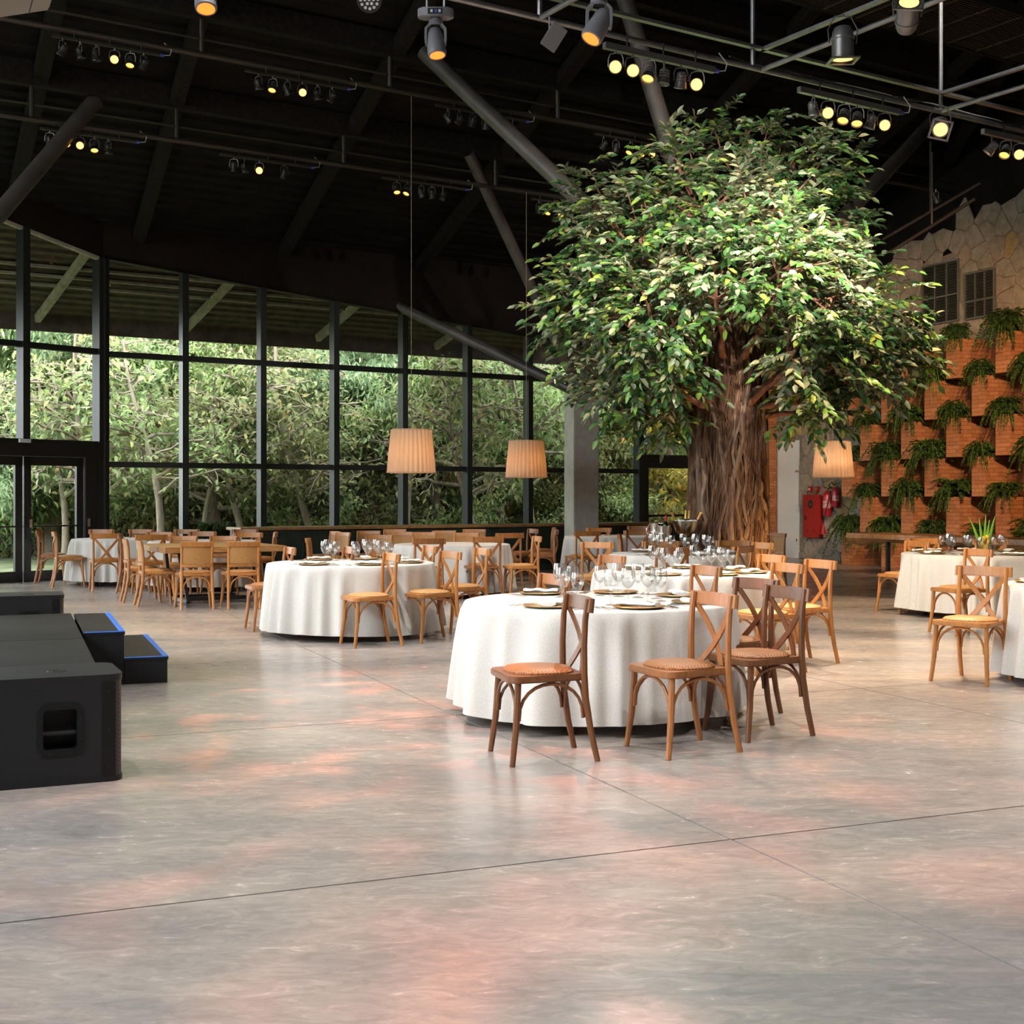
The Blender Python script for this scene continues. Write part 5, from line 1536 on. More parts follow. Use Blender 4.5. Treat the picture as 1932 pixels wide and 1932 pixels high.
for (e, v, li) in sprays:
    d = Vector((v.x + rt.uniform(-.6, .6), v.y + rt.uniform(-.6, .6) - .15, v.z * .6 - .12 + rt.uniform(-.45, .45))).normalized()
    ln = rt.uniform(.25, .5)
    n = rt.randint(8, 13)
    p = Vector(e) - d * ln * .35
    pts = []
    side = d.cross(Vector((0, 0, 1)))
    if side.length < .1: side = Vector((1, 0, 0))
    side.normalize()
    for k in range(n + 1):
        t = k / n
        q = p + d * ln * t + Vector((0, 0, -.07 * t * t))
        pts.append(q)
        sg = -1 if k % 2 else 1
        ld = (d * .75 + side * sg * rt.uniform(.5, 1.0) + Vector((rt.uniform(-.2, .2), rt.uniform(-.2, .2), rt.uniform(-.45, .2))))
        if k == n: ld = d + Vector((0, 0, -.3))
        LP_.append(q); LD_.append(ld); LN_.append(Vector((rt.uniform(-.7, .7), rt.uniform(-1.3, .1), .8))); LL_.append(rt.uniform(.105, .17)); LW_.append(rt.uniform(.052, .08))
    tw.tube([pts[0], pts[n // 2], pts[-1]], [.0045, .0035, .002], 3, False)
tw.build('twigs', M['branch'], tree, kind='stuff')
P = np.array([tuple(p) for p in LP_]); D = np.array([tuple(p) for p in LD_]); Nn = np.array([tuple(p) for p in LN_]); Ls = np.array(LL_); Ws = np.array(LW_)
# 300 leaves closest to the hall as single parts, the rest as one mass
order = np.argsort(P[:, 1] + nr.uniform(-.25, .25, len(P)))
near, rest = order[:300], order[300:]
pale = nr.rand(len(rest)) < .22
clump = (np.sin(P[rest][:, 0] * 3.1 + 1) * np.sin(P[rest][:, 2] * 2.7) > .35)
pale = pale | (clump & (nr.rand(len(rest)) < .55))
for nm, mk, mt in (('leaf_mass', ~pale, 'ficus'), ('pale_leaf_mass', pale, 'ficus_pale')):
    i = rest[mk]
    Vt, F = leaf_arrays(P[i], D[i], Nn[i], Ls[i], Ws[i])
    link(nm, np_mesh(nm, Vt, F, M[mt]), None, tree, kind='stuff')
Vt, F = leaf_arrays(np.zeros((1, 3)), np.array([[0, 1., 0]]), np.array([[0, 0, 1.]]), [1.0], [.46])
LEAFS = [np_mesh('leaf', Vt, F, M['ficus']), np_mesh('leaf', Vt, F, M['ficus_pale'])]
for i in near:
    d = Vector(D[i]).normalized(); n = Vector(Nn[i]); s = d.cross(n).normalized(); n = s.cross(d)
    o = link('leaf', LEAFS[1 if rt.random() < .35 else 0], None, tree)
    o.matrix_local = Matrix.Translation(Vector(P[i])) @ Matrix((s, d, n)).transposed().to_4x4() @ Matrix.Scale(float(Ls[i]), 4)
print('ficus leaves', len(P))

# ---------------------------------------------------------------- ferns in the planters
def fern_mesh(seed):
    r = random.Random(seed)
    Pp, Dd, Nn2, L2, W2 = [], [], [], [], []
    st = MB()
    for k in range(70):
        a = r.uniform(0, 6.283)
        out = r.uniform(.16, .42)
        up = r.uniform(.10, .34)
        drop = r.uniform(.0, .22) if r.random() < .72 else r.uniform(.3, .55)
        # hanging fronds fall mostly towards the room (+y local)
        dx, dy = math.cos(a), math.sin(a)
        if drop > .33: dy = abs(dy) * .9 + .5; dx *= 1.1; out *= 1.0
        pts = []
        for q in range(9):
            t = q / 8
            pts.append(Vector((dx * out * t ** .8, .12 * r.uniform(.9, 1.1) + dy * out * t ** .7 * .9, .03 + up * math.sin(min(1, t * 1.35) * math.pi * .62) - drop * t ** 2.4)))
        st.tube(pts, .0025, 3, False)
        for q in range(1, 9):
            for rep in range(3):
                base = pts[q - 1].lerp(pts[q], rep / 3)
                tan = (pts[q] - pts[q - 1]).normalized()
                for sg in (-1, 1):
                    sd = tan.cross(Vector((0, .3, 1))).normalized() * sg
                    Pp.append(tuple(base)); Dd.append(tuple(sd + tan * .7 + Vector((r.uniform(-.3, .3), r.uniform(-.3, .3), r.uniform(-.5, .2)))))
                    Nn2.append((r.uniform(-.5, .5), r.uniform(-.3, .8), 1)); L2.append(r.uniform(.05, .09) * (1.15 - q / 14)); W2.append(r.uniform(.02, .034))
    Vt, F = leaf_arrays(np.array(Pp), np.array(Dd), np.array(Nn2), L2, W2)
    return np_mesh('fronds', Vt, F, M['fern']), st.mesh('stems', M['blade'])
FERN = [fern_mesh(s) for s in (1, 2, 3, 4)]
mR = Matrix(((WR.x, NR.x, 0, 0), (WR.y, NR.y, 0, 0), (0, 0, 1, 0), (0, 0, 0, 1)))
for (ri, k, p) in planter_tops:
    fr, stm = FERN[rt.randint(0, 3)]
    sc = rt.uniform(.85, 1.2)
    rown = ['floor', 'first', 'second', 'third', 'fourth', 'top'][ri]
    nth = ['first', 'second', 'third', 'fourth', 'fifth'][k]
    o = empty('trailing_fern', p + NR * .02 + Vector((0, 0, -.02)), label=f'dark trailing fern in the {rown} planter course, {nth} along from the fire extinguishers', cat='plant', group=f'ferns of the {rown} planter course')
    for nm, me in (('fronds', fr), ('stems', stm)):
        c = link(nm, me, None, o, kind='stuff')
        c.matrix_local = mR @ Matrix.Diagonal((sc * rt.choice((-1, 1)), sc, sc * rt.uniform(.9, 1.1), 1))
# ---------------------------------------------------------------- things on the stone wall and the tables
cab = empty('fire_hose_cabinet', stone(-1.95, .05, .5), label='flat red fire hose cabinet with a round glass window on the stone wall', cat='fire cabinet')
MB().box(NR * .05 + Vector((0, 0, .49)), (.60, .12, .98), AXR).build('box', M['red'], cab, bevel=.008)
dor = MB().box(NR * .115 + Vector((0, 0, .49)), (.53, .012, .90), AXR).build('door', M['red'], cab, bevel=.004)
def disc(c, r, n=20, t=.004):
    ring = [[c + WR * math.cos(a) * r + Vector((0, 0, math.sin(a) * r)) + NR * dd for a in [2 * math.pi * k / n for k in range(n)]] for dd in (0, t)]
    return MB().rings(ring)
disc(NR * .121 + Vector((0, 0, .76)), .095).build('round_window', M['pane'], dor)
disc(NR * .1205 + Vector((0, 0, .76)), .10, t=.002).build('window_ring', M['louver'], dor)
MB().box(NR * .126 + Vector((0, 0, .75)) + WR * .02, (.09, .003, .04), AXR).build('sticker', M['red2'], dor)
MB().box(NR * .126 + Vector((0, 0, .45)) - WR * .17, (.03, .02, .10), AXR).build('latch', M['rubber'], dor)
for k in range(5):
    for sx in (-1, 1): MB().box(NR * .122 + Vector((0, 0, .12 + .02 * k)) + WR * .12 * sx, (.06, .003, .008), AXR).build('vent_slot', M['rubber'], dor)
for s, g in ((-2.08, 0), (-1.83, 1)):
    o = empty('alarm_call_point', stone(s, .05, 1.6), label=['small red fire alarm box with a white strip above the hose cabinet', 'small red fire alarm box with a green dot above the hose cabinet'][g], cat='alarm')
    MB().box(NR * .025, (.12, .06, .13), AXR).build('case', M['red'], o, bevel=.006)
    MB().box(NR * .058, (.05, .006, .045), AXR).build('label_plate', M['paper'] if g == 0 else M['blade'], o)
def extinguisher(s, z, h, r, label, horn):
    o = empty('fire_extinguisher', stone(s, .17, z), label=label, cat='fire extinguisher')
    MB().lathe([(0, 0), (r * .9, 0), (r, .02), (r, h * .74), (r * .85, h * .82), (r * .4, h * .88), (r * .3, h * .93), (0, h * .93)], 20).build('cylinder', M['red2'], o, smooth=40)
    MB().lathe([(r * 1.005, h * .28), (r * 1.008, h * .30), (r * 1.008, h * .52), (r * 1.005, h * .54)], 20).build('text_label', M['extl'], o, smooth=60)
    MB().lathe([(.02, h * .9), (.028, h * .92), (.028, h * .98), (.012, h)], 12).build('valve', M['brass'], o, smooth=40)
    MB().span(Vector((0, 0, h * .99)), Vector((0, 0, h * .99)) + NR * .1 + Vector((0, 0, .03)), .02, .012).build('lever', M['rubber'], o)
    MB().box(NR * (r + .002) + Vector((0, 0, h * .78)) + WR * (-r * .3), (.05, .01, .05), AXR).build('gauge_tag', M['charger'], o)
    if horn:
        MB().tube([WR * .02 + Vector((0, 0, h * .96)), WR * .15 + Vector((0, 0, h * 1.06)), WR * .2 + NR * .03 + Vector((0, 0, h * .9)), WR * .14 + NR * .1 + Vector((0, 0, h * .4)), NR * .09 + Vector((0, 0, -.06)), NR * .09 - WR * .02 + Vector((0, 0, -.2))], .012, 8).build('hose', M['rubber'], o, smooth=60)
        MB().lathe([(.018, -.18), (.03, -.26), (.075, -.40), (.068, -.40), (.02, -.2)], 14, tuple(NR * .09 - WR * .02)).build('horn', M['red2'], o, smooth=40)
    else:
        MB().tube([Vector((0, 0, h * .96)), -WR * .14 + Vector((0, 0, h * 1.16)), -WR * .22 + NR * .02 + Vector((0, 0, h * 1.0)), -WR * .12 + NR * .06 + Vector((0, 0, h * .86))], .013, 8).build('hose', M['rubber'], o, smooth=60)
def ext_label():
    m, nt, b = new_mat('extinguisher_print')
    tc = N_(nt, 'ShaderNodeTexCoord'); nz = N_(nt, 'ShaderNodeTexNoise'); nz.inputs['Scale'].default_value = 60
    nt.links.new(tc.outputs['Object'], nz.inputs['Vector'])
    r = ramp(nt, [(.46, (.34, .010, .022)), (.56, (.62, .45, .45))], nz.outputs[0])
    nt.links.new(r.outputs[0], b.inputs['Base Color']); b.inputs['Roughness'].default_value = .35
    return m
M['extl'] = ext_label()
extinguisher(-1.33, 1.0, .62, .10, 'tall red fire extinguisher with a horn nozzle beside the hose cabinet', True)
extinguisher(-1.02, 1.2, .48, .085, 'shorter red fire extinguisher tucked under the brick planters', False)

# bar table with ice bowl and bucket in front of the trunk
bx = Vector((2.1, 17.08, 0))
t = empty('drinks_stand', bx, label='small wooden drinks stand before the tree trunk', cat='side table')
MB().lathe([(0, .80), (.27, .80), (.27, .84), (0, .84)], 28).build('stand_top', M['wood_mid'], t, smooth=40)
MB().tube([(0, 0, .8), (0, 0, .04)], .05, 12).build('stand_leg', M['wood_mid'], t, smooth=40)
MB().lathe([(0, 0), (.22, 0), (.2, .03), (.05, .06), (0, .06)], 24).build('stand_foot', M['wood_mid'], t, smooth=40)
bw = empty('champagne_bowl', bx + Vector((.15, -.02, .842)), label='wide hammered silver bowl of ice with bottle necks showing', cat='bowl')
MB().lathe([(0, 0), (.08, 0), (.085, .01), (.035, .03), (.03, .05), (.07, .07), (.14, .14), (.175, .25), (.18, .27), (.172, .27), (.165, .25), (.13, .15), (0, .1)], 32).build('bowl_body', M['silver_bowl'], bw, smooth=50)
ic = MB(); ri2 = random.Random(4)
for k in range(70):
    a, r = ri2.uniform(0, 6.28), .155 * math.sqrt(ri2.random())
    ax_ = Quaternion((ri2.random(), ri2.random(), ri2.random()), ri2.uniform(0, 3)).to_matrix()
    ic.box((r * math.cos(a), r * math.sin(a), .25 + ri2.uniform(-.01, .02)), (.03, .03, .025), tuple(ax_))
ic.build('ice', M['ice'], bw, kind='stuff')
for k, (x, y, lx, ly) in enumerate(((-.12, -.02, -.5, -.1), (-.02, .02, .1, .2), (.05, .06, .1, .2), (.13, .0, .45, 0))):
    o = empty('champagne_bottle', bx + Vector((.15 + x * .7, -.02 + y, 1.0)), label='gold-foiled bottle neck leaning in the ice bowl', cat='bottle', group='bottles in the ice bowl')
    d = Vector((lx, ly, 1)).normalized()
    MB().tube([d * 0, d * .1, d * .14], [.038, .036, .016], 12).build('shoulder', M['bottle'], o, smooth=50)
    MB().tube([d * .13, d * .2, d * .235, d * .24, d * .25], [.017, .015, .015, .019, .017], 10).build('foil_neck', M['gold_foil'], o, smooth=50)
for i, (x, y, r, h) in enumerate(((-.14, -.10, .085, .21), (-.22, .08, .09, .24))):
    o = empty('ice_bucket', bx + Vector((x, y, .842)), label=['shiny steel ice bucket holding a red wine bottle beside the silver bowl', 'taller steel ice bucket with a ring handle behind the other bucket'][i], cat='bucket')
    MB().lathe([(0, 0), (r * .92, 0), (r * .94, .01), (r, h - .01), (r * 1.06, h), (r * .98, h), (r * .9, .02), (0, .02)], 28).build('bucket_body', M['steel_bucket'], o, smooth=40)
    MB().lathe([(r * .965, h * .5), (r * .985, h * .5 + .006), (r * .97, h * .5 + .012)], 28).build('band', M['steel_bucket'], o, smooth=60)
    MB().tube([Vector((-r * 1.0 - .04 * math.sin(a), 0, h * .62 + .07 * math.cos(a))) for a in [math.pi * k / 10 for k in range(11)]], .007, 6).build('handle', M['steel_bucket'], o, smooth=60)
o = empty('wine_bottle', bx + Vector((-.12, -.10, .866)), label='dark wine bottle standing in the steel ice bucket', cat='bottle')
MB().lathe([(0, 0), (.036, 0), (.037, .01), (.037, .18), (.03, .21), (.014, .245)], 16).build('bottle_body', M['bottle'], o, smooth=50)
MB().lathe([(.0145, .235), (.0145, .30), (.016, .305), (.016, .315), (0, .315)], 12).build('capsule', M['red2'], o, smooth=50)
# lemon vase
vx, vyy = T9[0] - .03, T9[1] - .35
o = empty('lemon_vase', (vx, vyy, .742), label='round glass vase packed with lemons on the white table', cat='vase')
MB().lathe([(0, 0), (.07, 0), (.075, .01), (.075, .20), (.073, .20), (.072, .012), (0, .008)], 24).build('vase_glass', M['glass'], o, smooth=40)
rv = random.Random(2)
for k in range(9):
    a = k * 2.4
    r = .034 if k % 3 else .005
    l = empty('lemon', (vx + r * math.cos(a), vyy + r * math.sin(a), .742 + .045 + .019 * k), rv.uniform(0, 6), label='yellow lemon inside the glass vase', cat='lemon', group='lemons in the vase')
    MB().lathe([(0, -.042), (.006, -.038), (.02, -.03), (.029, 0), (.02, .03), (.006, .038), (0, .042)], 14).build('fruit', M['lemon'], l, smooth=60)
    MB().lathe([(0, .040), (.004, .041), (.003, .046), (0, .046)], 8).build('stem_end', M['blade'], l)
for k, (ax_, ay, h) in enumerate(((-.9, .1, .40), (-.28, 0, .38), (.12, .1, .42), (.22, -.1, .36), (.55, 0, .41))):
    o2 = empty('leaf_blade', (vx + .02 * (k - 2), vyy, .77), label='long green leaf blade standing in the lemon vase', cat='leaf', group='leaf blades in the lemon vase')
    pts = [Vector((ax_ * .16 * t ** 1.3, ay * .1 * t, .02 + h * t)) for t in [q / 8 for q in range(9)]]
    vsx = []
    for q, p in enumerate(pts):
        w = .015 * math.sin(math.pi * min(1, .12 + .88 * q / 8)) + .002
        vsx += [p + Vector((-w, .006, 0)), p + Vector((0, 0, 0)), p + Vector((w, .006, 0))]
    fsx = [(3 * q + i, 3 * q + i + 1, 3 * q + 4 + i, 3 * q + 3 + i) for q in range(8) for i in (0, 1)]
    MB().add(vsx, fsx).build('blade', M['blade'], o2, smooth=60)
# menu card on the table at the aisle
o = MB().box((3.98, 10.1, .746), (.16, .11, .006)).build('menu_card', M['paper'])
tag(o, 'pale menu card at the edge of the table opposite the stage', 'menu')
# fern in front of the counter
fr, stm = FERN[1]
o = empty('potted_fern', ground(405, 1088), label='leafy fern in a dark pot beside the end of the green counter', cat='plant')
MB().lathe([(0, 0), (.16, 0), (.21, .4), (.19, .4), (.15, .05), (0, .05)], 20).build('pot', M['rubber'], o, smooth=40)
for nm, me in (('fronds', fr), ('stems', stm)):
    c = link(nm, me, None, o, kind='stuff'); c.location = (0, 0, .42); c.scale = (1.15, 1.15, 1.7)
# ---------------------------------------------------------------- forest outside the glass
def forest_tree(seed, H, leafm, barkm, style, nleaf, lean=(0, 0), r0=.22, crown0=.15, spread=.34, leaf=.22):
    r = random.Random(seed); n_ = np.random.RandomState(seed)
    wood_ = MB(); ends = []
    # trunk
    pts = []
    for k in range(11):
        t = k / 10
        pts.append(Vector((lean[0] * t * H + .25 * math.sin(t * 5 + seed), lean[1] * t * H + .25 * math.cos(t * 4 + seed * 2) - .25 * math.cos(seed * 2), t * H * .92)))
    off = pts[0].copy(); off.z = 0
    pts = [p - off for p in pts]
    wood_.tube(pts, [r0 * (1 - .85 * k / 10) + .02 for k in range(11)], 9)
    for q in range(30):
        t = r.uniform(crown0, .98)
        i = min(9, int(t * 10)); p = pts[i].lerp(pts[i + 1], t * 10 - i)
        a = r.uniform(0, 6.283)
        ln = H * spread * (1.15 - .75 * t) * r.uniform(.6, 1.15)
        d = Vector((math.cos(a), math.sin(a), r.uniform(-.05, .75))).normalized()
        bp = [p]
        for k in range(1, 7):
            bp.append(bp[-1] + (d + Vector((r.uniform(-.35, .35), r.uniform(-.35, .35), r.uniform(-.3, .25) - .06 * k))).normalized() * ln / 6)
        rb = r0 * (1 - .8 * t) * (.38 if nleaf > 3000 else .6) + .012
        wood_.tube(bp, [rb * (1 - .8 * k / 6) + .006 for k in range(7)], 5)
        for k in range(2, 7):
            ends.append((bp[k], d, ln))
            for rep in range(2):
                d2 = Vector((r.gauss(0, 1), r.gauss(0, 1), r.gauss(0, .6) + .1)).normalized()
                e = bp[k] + d2 * ln * r.uniform(.12, .3)
                wood_.tube([bp[k], bp[k].lerp(e, .5) + Vector((r.uniform(-.05, .05), r.uniform(-.05, .05), r.uniform(-.02, .06))), e], [.016, .012, .006] if nleaf > 3000 else [.022, .016, .008], 3, False)
                ends.append((e, d2, ln))
    E = np.array([tuple(e[0]) for e in ends]); ED = np.array([tuple(e[1]) for e in ends])
    idx = n_.randint(0, len(E), nleaf)
    sig = .20 if style != 'pinnate' else .24
    P = E[idx] + n_.normal(0, sig, (nleaf, 3)) * np.array([1, 1, .75])
    if style == 'pinnate':
        D = ED[idx] * .5 + n_.normal(0, .55, (nleaf, 3)) + np.array([0, 0, -.75])
        N = n_.normal(0, .6, (nleaf, 3)) + np.array([0, 0, 1.0])
        Lf = n_.uniform(.7, 1.25, nleaf) * leaf * 1.5; Wf = Lf * .26
    else:
        D = ED[idx] * .4 + n_.normal(0, .7, (nleaf, 3)) + np.array([0, 0, -.35])
        N = n_.normal(0, .5, (nleaf, 3)) + np.array([0, 0, 1.0])
        Lf = n_.uniform(.65, 1.3, nleaf) * leaf; Wf = Lf * .48
    keep = P[:, 2] > .05
    Vt, F = leaf_arrays(P[keep], D[keep], N[keep], Lf[keep], Wf[keep])
    return (wood_.mesh('trunk', M[barkm], 60), np_mesh('foliage', Vt, F, M[leafm]))
PROTO = {
 'broad': forest_tree(1, 10.5, 'leaf_a', 'bark_out', 'broad', 30000, (.03, .02), .20, .06, .36, .135),
 'broad2': forest_tree(2, 9.0, 'leaf_c', 'bark_out', 'broad', 27000, (-.10, .0), .17, .05, .36, .13),
 'acacia': forest_tree(3, 11.0, 'leaf_b', 'bark_out', 'pinnate', 30000, (.05, -.03), .24, .12, .36, .15),
 'acacia2': forest_tree(4, 9.5, 'leaf_a', 'bark_out', 'pinnate', 27000, (-.14, .02), .2, .08, .36, .145),
 'bare': forest_tree(5, 8.5, 'leaf_c', 'bark_pale', 'broad', 1500, (.16, 0), .12, .25, .42),
 'bare2': forest_tree(6, 7.5, 'leaf_a', 'bark_pale', 'broad', 1200, (-.22, .05), .10, .2, .45),
 'yellow': forest_tree(7, 6.5, 'leaf_y', 'bark_out', 'broad', 7000, (.05, 0), .12, .12, .36, .17),
 'shrub': forest_tree(8, 2.9, 'leaf_c', 'bark_out', 'broad', 5200, (0, 0), .06, .05, .55, .15),
 'shrub2': forest_tree(9, 2.5, 'leaf_a', 'bark_out', 'pinnate', 4600, (.05, 0), .05, .05, .6, .15),
}
DESC = {
 'broad': 'broadleaf green forest tree', 'broad2': 'olive-leaved leaning forest tree', 'acacia': 'blue-green feathery forest tree', 'acacia2': 'light green feathery leaning forest tree',
 'bare': 'pale nearly bare leaning tree', 'bare2': 'thin pale bare-branched tree', 'yellow': 'yellow-leaved autumn tree', 'shrub': 'olive undergrowth shrub', 'shrub2': 'feathery green undergrowth shrub'}
rf = random.Random(17)
def plant(kind, px, Z, sc=1.0, where='', pos=None):
    x = (px - CX) / FPX * Z
    p = pos or Vector((x, Z, 0))
    out = max(0.0, -dist_wall(p) - 3)
    p.z = -.2 + .03 * max(0, out - 6)
    o = empty({'shrub': 'shrub', 'shrub2': 'shrub'}.get(kind, 'forest_tree'), p, rf.uniform(0, 6.283), label=f'{DESC[kind]} {where}', cat='shrub' if 'shrub' in kind else 'tree', group=f'{DESC[kind]}s {where}')
    o.scale = (sc, sc, sc * rf.uniform(.92, 1.1))
    tr, fo = PROTO[kind]
    link('trunk', tr, None, o); link('foliage', fo, None, o, kind='stuff')
for k in range(7):  # unseen trees added to darken the reflections in the glass
    x, y = -24 - 3 * (k % 2), -4 + 4.2 * k
    kind = ('broad', 'acacia', 'broad2', 'acacia2')[k % 4]
    plant(kind, 0, 1, 1.0, 'added unseen outside the hall on the stage side', Vector((x, y, -.2)))
F1, F2, F3 = 'just outside the long glass wall', 'in the second row beyond the glass', 'deep in the forest beyond the glass'
for kind, px, Z, sc in (('acacia', 100, 33, .85), ('bare', 215, 30.0, .72), ('acacia2', 20, 34, 1), ('bare2', 300, 29.2, .8), ('broad', 410, 33, .9), ('broad2', 560, 34, .95), ('bare', 600, 31.8, .72),
                        ('acacia', 700, 34.5, .8), ('acacia2', 835, 35, .85), ('broad', 945, 36, .8), ('bare2', 1010, 35.0, .8), ('broad2', 1120, 38, .8), ('yellow', 1262, 37.5, .95), ('acacia', 1190, 42, .8), ('bare2', 770, 33.4, .8), ('bare', 470, 31.2, .7), ('bare2', 120, 30.4, .75), ('bare', 905, 32.6, .7), ('bare2', 380, 31.0, .7)):
    plant(kind, px, Z, sc, F1)
for k in range(16):
    plant(rf.choice(('broad', 'acacia', 'broad2', 'acacia2', 'broad')), -60 + 92 * k + rf.uniform(-30, 30), 38.5 + rf.uniform(-1.5, 4), rf.uniform(.85, 1.1), F2)
for k in range(20):
    plant(rf.choice(('broad', 'acacia', 'broad2', 'acacia2')), -100 + 75 * k + rf.uniform(-20, 20), 52 + rf.uniform(-3, 9), rf.uniform(1.15, 1.5), F3)
for k in range(40):
    plant(rf.choice(('shrub', 'shrub2', 'shrub')), -40 + 34 * k + rf.uniform(-15, 15), 31.5 + k * .16 + rf.uniform(0, 5), rf.uniform(.8, 1.4), 'on the grass outside the glass wall')
# ---------------------------------------------------------------- the lamps' own light
def spot(p, d, power, angle, col, name='spotlight_beam', blend=.6, size=.05):
    l = bpy.data.lights.new(name, 'SPOT'); l.energy = power; l.color = col; l.spot_size = math.radians(angle); l.spot_blend = blend; l.shadow_soft_size = size
    o = bpy.data.objects.new(name, l); COL.objects.link(o)
    o.location = p; o.rotation_mode = 'QUATERNION'; o.rotation_quaternion = orient(d)
    return o
WARM = (1.0, .72, .44)
def aim(p, target): return (Vector(target) - Vector(p))
tr = [T1, T2, T3, T4, T9, T10]
# rig lamps above the tables: warm beams
NEUT = (1.0, .90, .78)
def rigp(px): return wall(s_at_px(px, TRUSS_D, TRUSS_Z - .3), TRUSS_D + .05, TRUSS_Z - .42)
for px, tgt, pw, ang, col in ((1190, (T1[0], T1[1], .7), 380, 60, NEUT), (1158, (T3[0], T3[1], .7), 480, 56, NEUT), (1588, (T9[0] - .6, T9[1] - .6, .7), 900, 54, WARM), (1664, (4.0, 10.6, 0), 1100, 62, WARM),
                              (1311, (2.3, 16.2, 4.4), 900, 48, NEUT), (1558, (3.2, 16.4, 4.2), 900, 46, NEUT), (1221, (1.2, 16.4, 3.4), 600, 44, NEUT), (1613, (4.0, 16.4, 2.9), 620, 40, WARM)):
    p = rigp(px); spot(p, aim(p, tgt), pw, ang, col)
for px, tgt, pw in ((124, (-6, 20.5, .5), 330), (488, (-4.2, 18.5, .5), 420), (767, (-1.6, 18.5, .5), 420), (1033, (.8, 21, .5), 360)):
    p = wall(s_at_px(px, 4.12, 6.5), 4.2, 6.45); spot(p, aim(p, tgt), pw, 60, WARM)
for px, tgt, pw in ((215, (-4.6, 15.5, .3), 420), (569, (-1.8, 14.2, .5), 560), (1228, (1.9, 16.5, 1.5), 420)):
    p = wall(s_at_px(px, 6.15, 7.1), 6.25, 7.05); spot(p, aim(p, tgt), pw, 52, WARM)
# theatre cans
p = at_depth(1774, 238, 13.6) + Vector((-.1, .15, -.25)); spot(p, aim(p, (3.4, 17.0, 3.9)), 800, 50, NEUT)
p = at_depth(1590, 82, 11.2) + Vector((0, 0, -.25)); spot(p, (0.05, .1, -1), 420, 60, WARM)
p = wall(s_at_px(1960, TRUSS_D, 5.1), TRUSS_D, 5.05); spot(p, aim(p, stone(3.6, .8, 2.9)), 1300, 42, (1, .52, .20))
p = wall(s_at_px(1893, TRUSS_D, 5.1), TRUSS_D, 5.05); spot(p, aim(p, stone(2.0, .8, 2.4)), 800, 50, (1, .58, .27))
# unseen fill lamps added above the frame to brighten the open floor
for x, y, pw in ((-2.6, 5.2, 330), (.2, 4.2, 330), (2.9, 4.6, 380), (-2.2, 9.6, 620), (3.0, 8.4, 420), (-3.6, 13.2, 620), (.4, 13.6, 620)):
    hz = 6.3 if y < 10 else 7.3
    o = empty('fill_lamp', (x, y, hz), label='black downlight added out of view to brighten the open dance floor', cat='spotlight', group='fill lamps added over the dance floor')
    for nm in ('can', 'lens_warm', 'yoke'): link({'can': 'housing', 'lens_warm': 'lens', 'yoke': 'yoke'}[nm], ME[nm], None, o)
    MB().tube([(0, 0, .15), (0, 0, roof_z(dist_wall(Vector((x, y, 0)))) - hz - .05)], .012, 6).build('drop_rod', M['pipe'], o)
    spot(Vector((x, y, hz - .11)), Vector((0, .12, -1)), pw, 95, (1, .95, .89), blend=.9)
for x, y, tg in ((1.2, 11.6, (2.3, 17.2, 5.2)), (4.9, 12.4, (3.4, 17.4, 5.0))):  # unseen lamps added to brighten the tree crown
    p = Vector((x, y, 7.7))
    o = empty('fill_lamp', p, label='black fill lamp added out of view to brighten the big tree crown', cat='spotlight', group='fill lamps added for the tree crown')
    for nm in ('can', 'lens_warm', 'yoke'):
        c = link({'can': 'housing', 'lens_warm': 'lens', 'yoke': 'yoke'}[nm], ME[nm], None, o)
        if nm != 'yoke': c.rotation_mode = 'QUATERNION'; c.rotation_quaternion = orient(aim(p, tg))
    MB().tube([(0, 0, .15), (0, 0, roof_z(dist_wall(p)) - 7.75)], .012, 6).build('drop_rod', M['pipe'], o)
    q = p + aim(p, tg).normalized() * .12
    spot(q, aim(q, tg), 620, 62, NEUT)
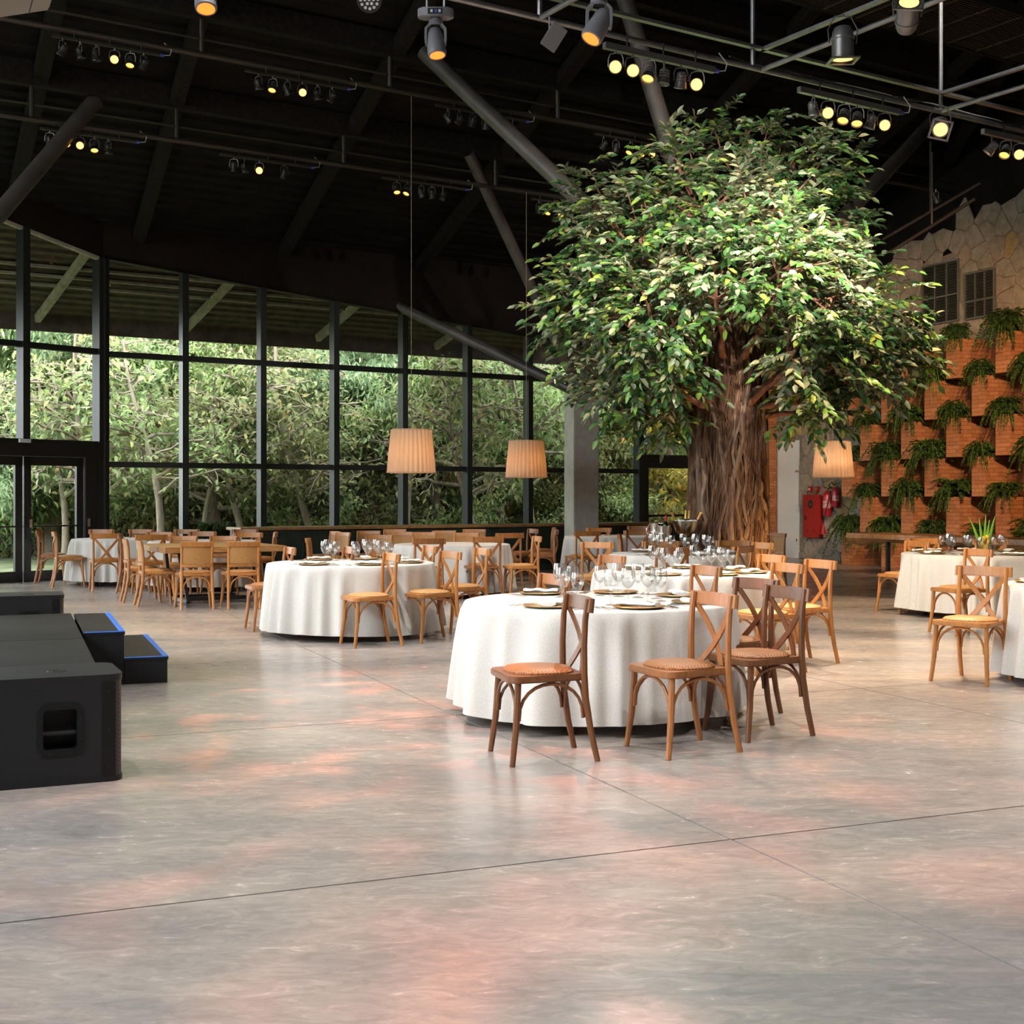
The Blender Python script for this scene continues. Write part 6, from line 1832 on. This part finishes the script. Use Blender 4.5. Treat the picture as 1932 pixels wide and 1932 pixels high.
p = wall(s_at_px(1867, TRUSS_D, 5.1), TRUSS_D, 5.05); spot(p, aim(p, stone(-1.2, 0, 1.6)), 900, 36, (1, .86, .70))
# floor uplights at the trunk and brick pier
up = empty('floor_uplight', stone(-3.9, .75, 0), label='small warm floor uplight at the foot of the brick pier', cat='uplight')
MB().lathe([(0, 0), (.07, 0), (.07, .07), (.055, .08), (.05, .07), (0, .06)], 16).build('housing', M['can'], up, smooth=40)
MB().lathe([(0, .068), (.05, .07)], 16).build('lens', M['lamp_warm'], up)
spot(stone(-3.9, .75, .1), aim(stone(-3.9, .75, .1), stone(-3.95, .32, 2.6)), 1000, 60, (1, .45, .10))
up = empty('floor_uplight', TREE + Vector((.35, -.95, 0)), label='small warm floor uplight before the roots of the big tree', cat='uplight')
MB().lathe([(0, 0), (.07, 0), (.07, .07), (.055, .08), (.05, .07), (0, .06)], 16).build('housing', M['can'], up, smooth=40)
MB().lathe([(0, .068), (.05, .07)], 16).build('lens', M['lamp_warm'], up)
spot(TREE + Vector((.35, -.95, .1)), Vector((-.05, .35, 1)), 90, 80, (1, .5, .14))
# coloured gobo wash of the moving heads on the open floor
def gobo(l, scale, col):
    l.use_nodes = True
    nt = l.node_tree; em = nt.nodes['Emission']
    tc = N_(nt, 'ShaderNodeTexCoord'); nz = N_(nt, 'ShaderNodeTexNoise'); nz.inputs['Scale'].default_value = scale; nz.inputs['Detail'].default_value = 1.0
    nt.links.new(tc.outputs['Normal'], nz.inputs['Vector'])
    r = ramp(nt, [(.54, (0, 0, 0)), (.74, (1, 1, 1))], nz.outputs[0])
    nt.links.new(r.outputs[0], em.inputs['Strength'])
    em.inputs['Color'].default_value = (*col, 1)
for i, (p, tgt) in enumerate(((at_depth(822, 60, 10.7), (.7, 6.6, 0)), (at_depth(1130, 40, 10.2), (.2, 4.6, 0)), (at_depth(388, 0, 9.8), (-.4, 8.8, 0)))):
    p = p + aim(p, tgt).normalized() * .5
    o = spot(p, aim(p, tgt), 1000, 58, (1, 1, 1), 'moving_head_beam', .5, .03)
    gobo(o.data, 9 + i * 3, (1, .26, .12))
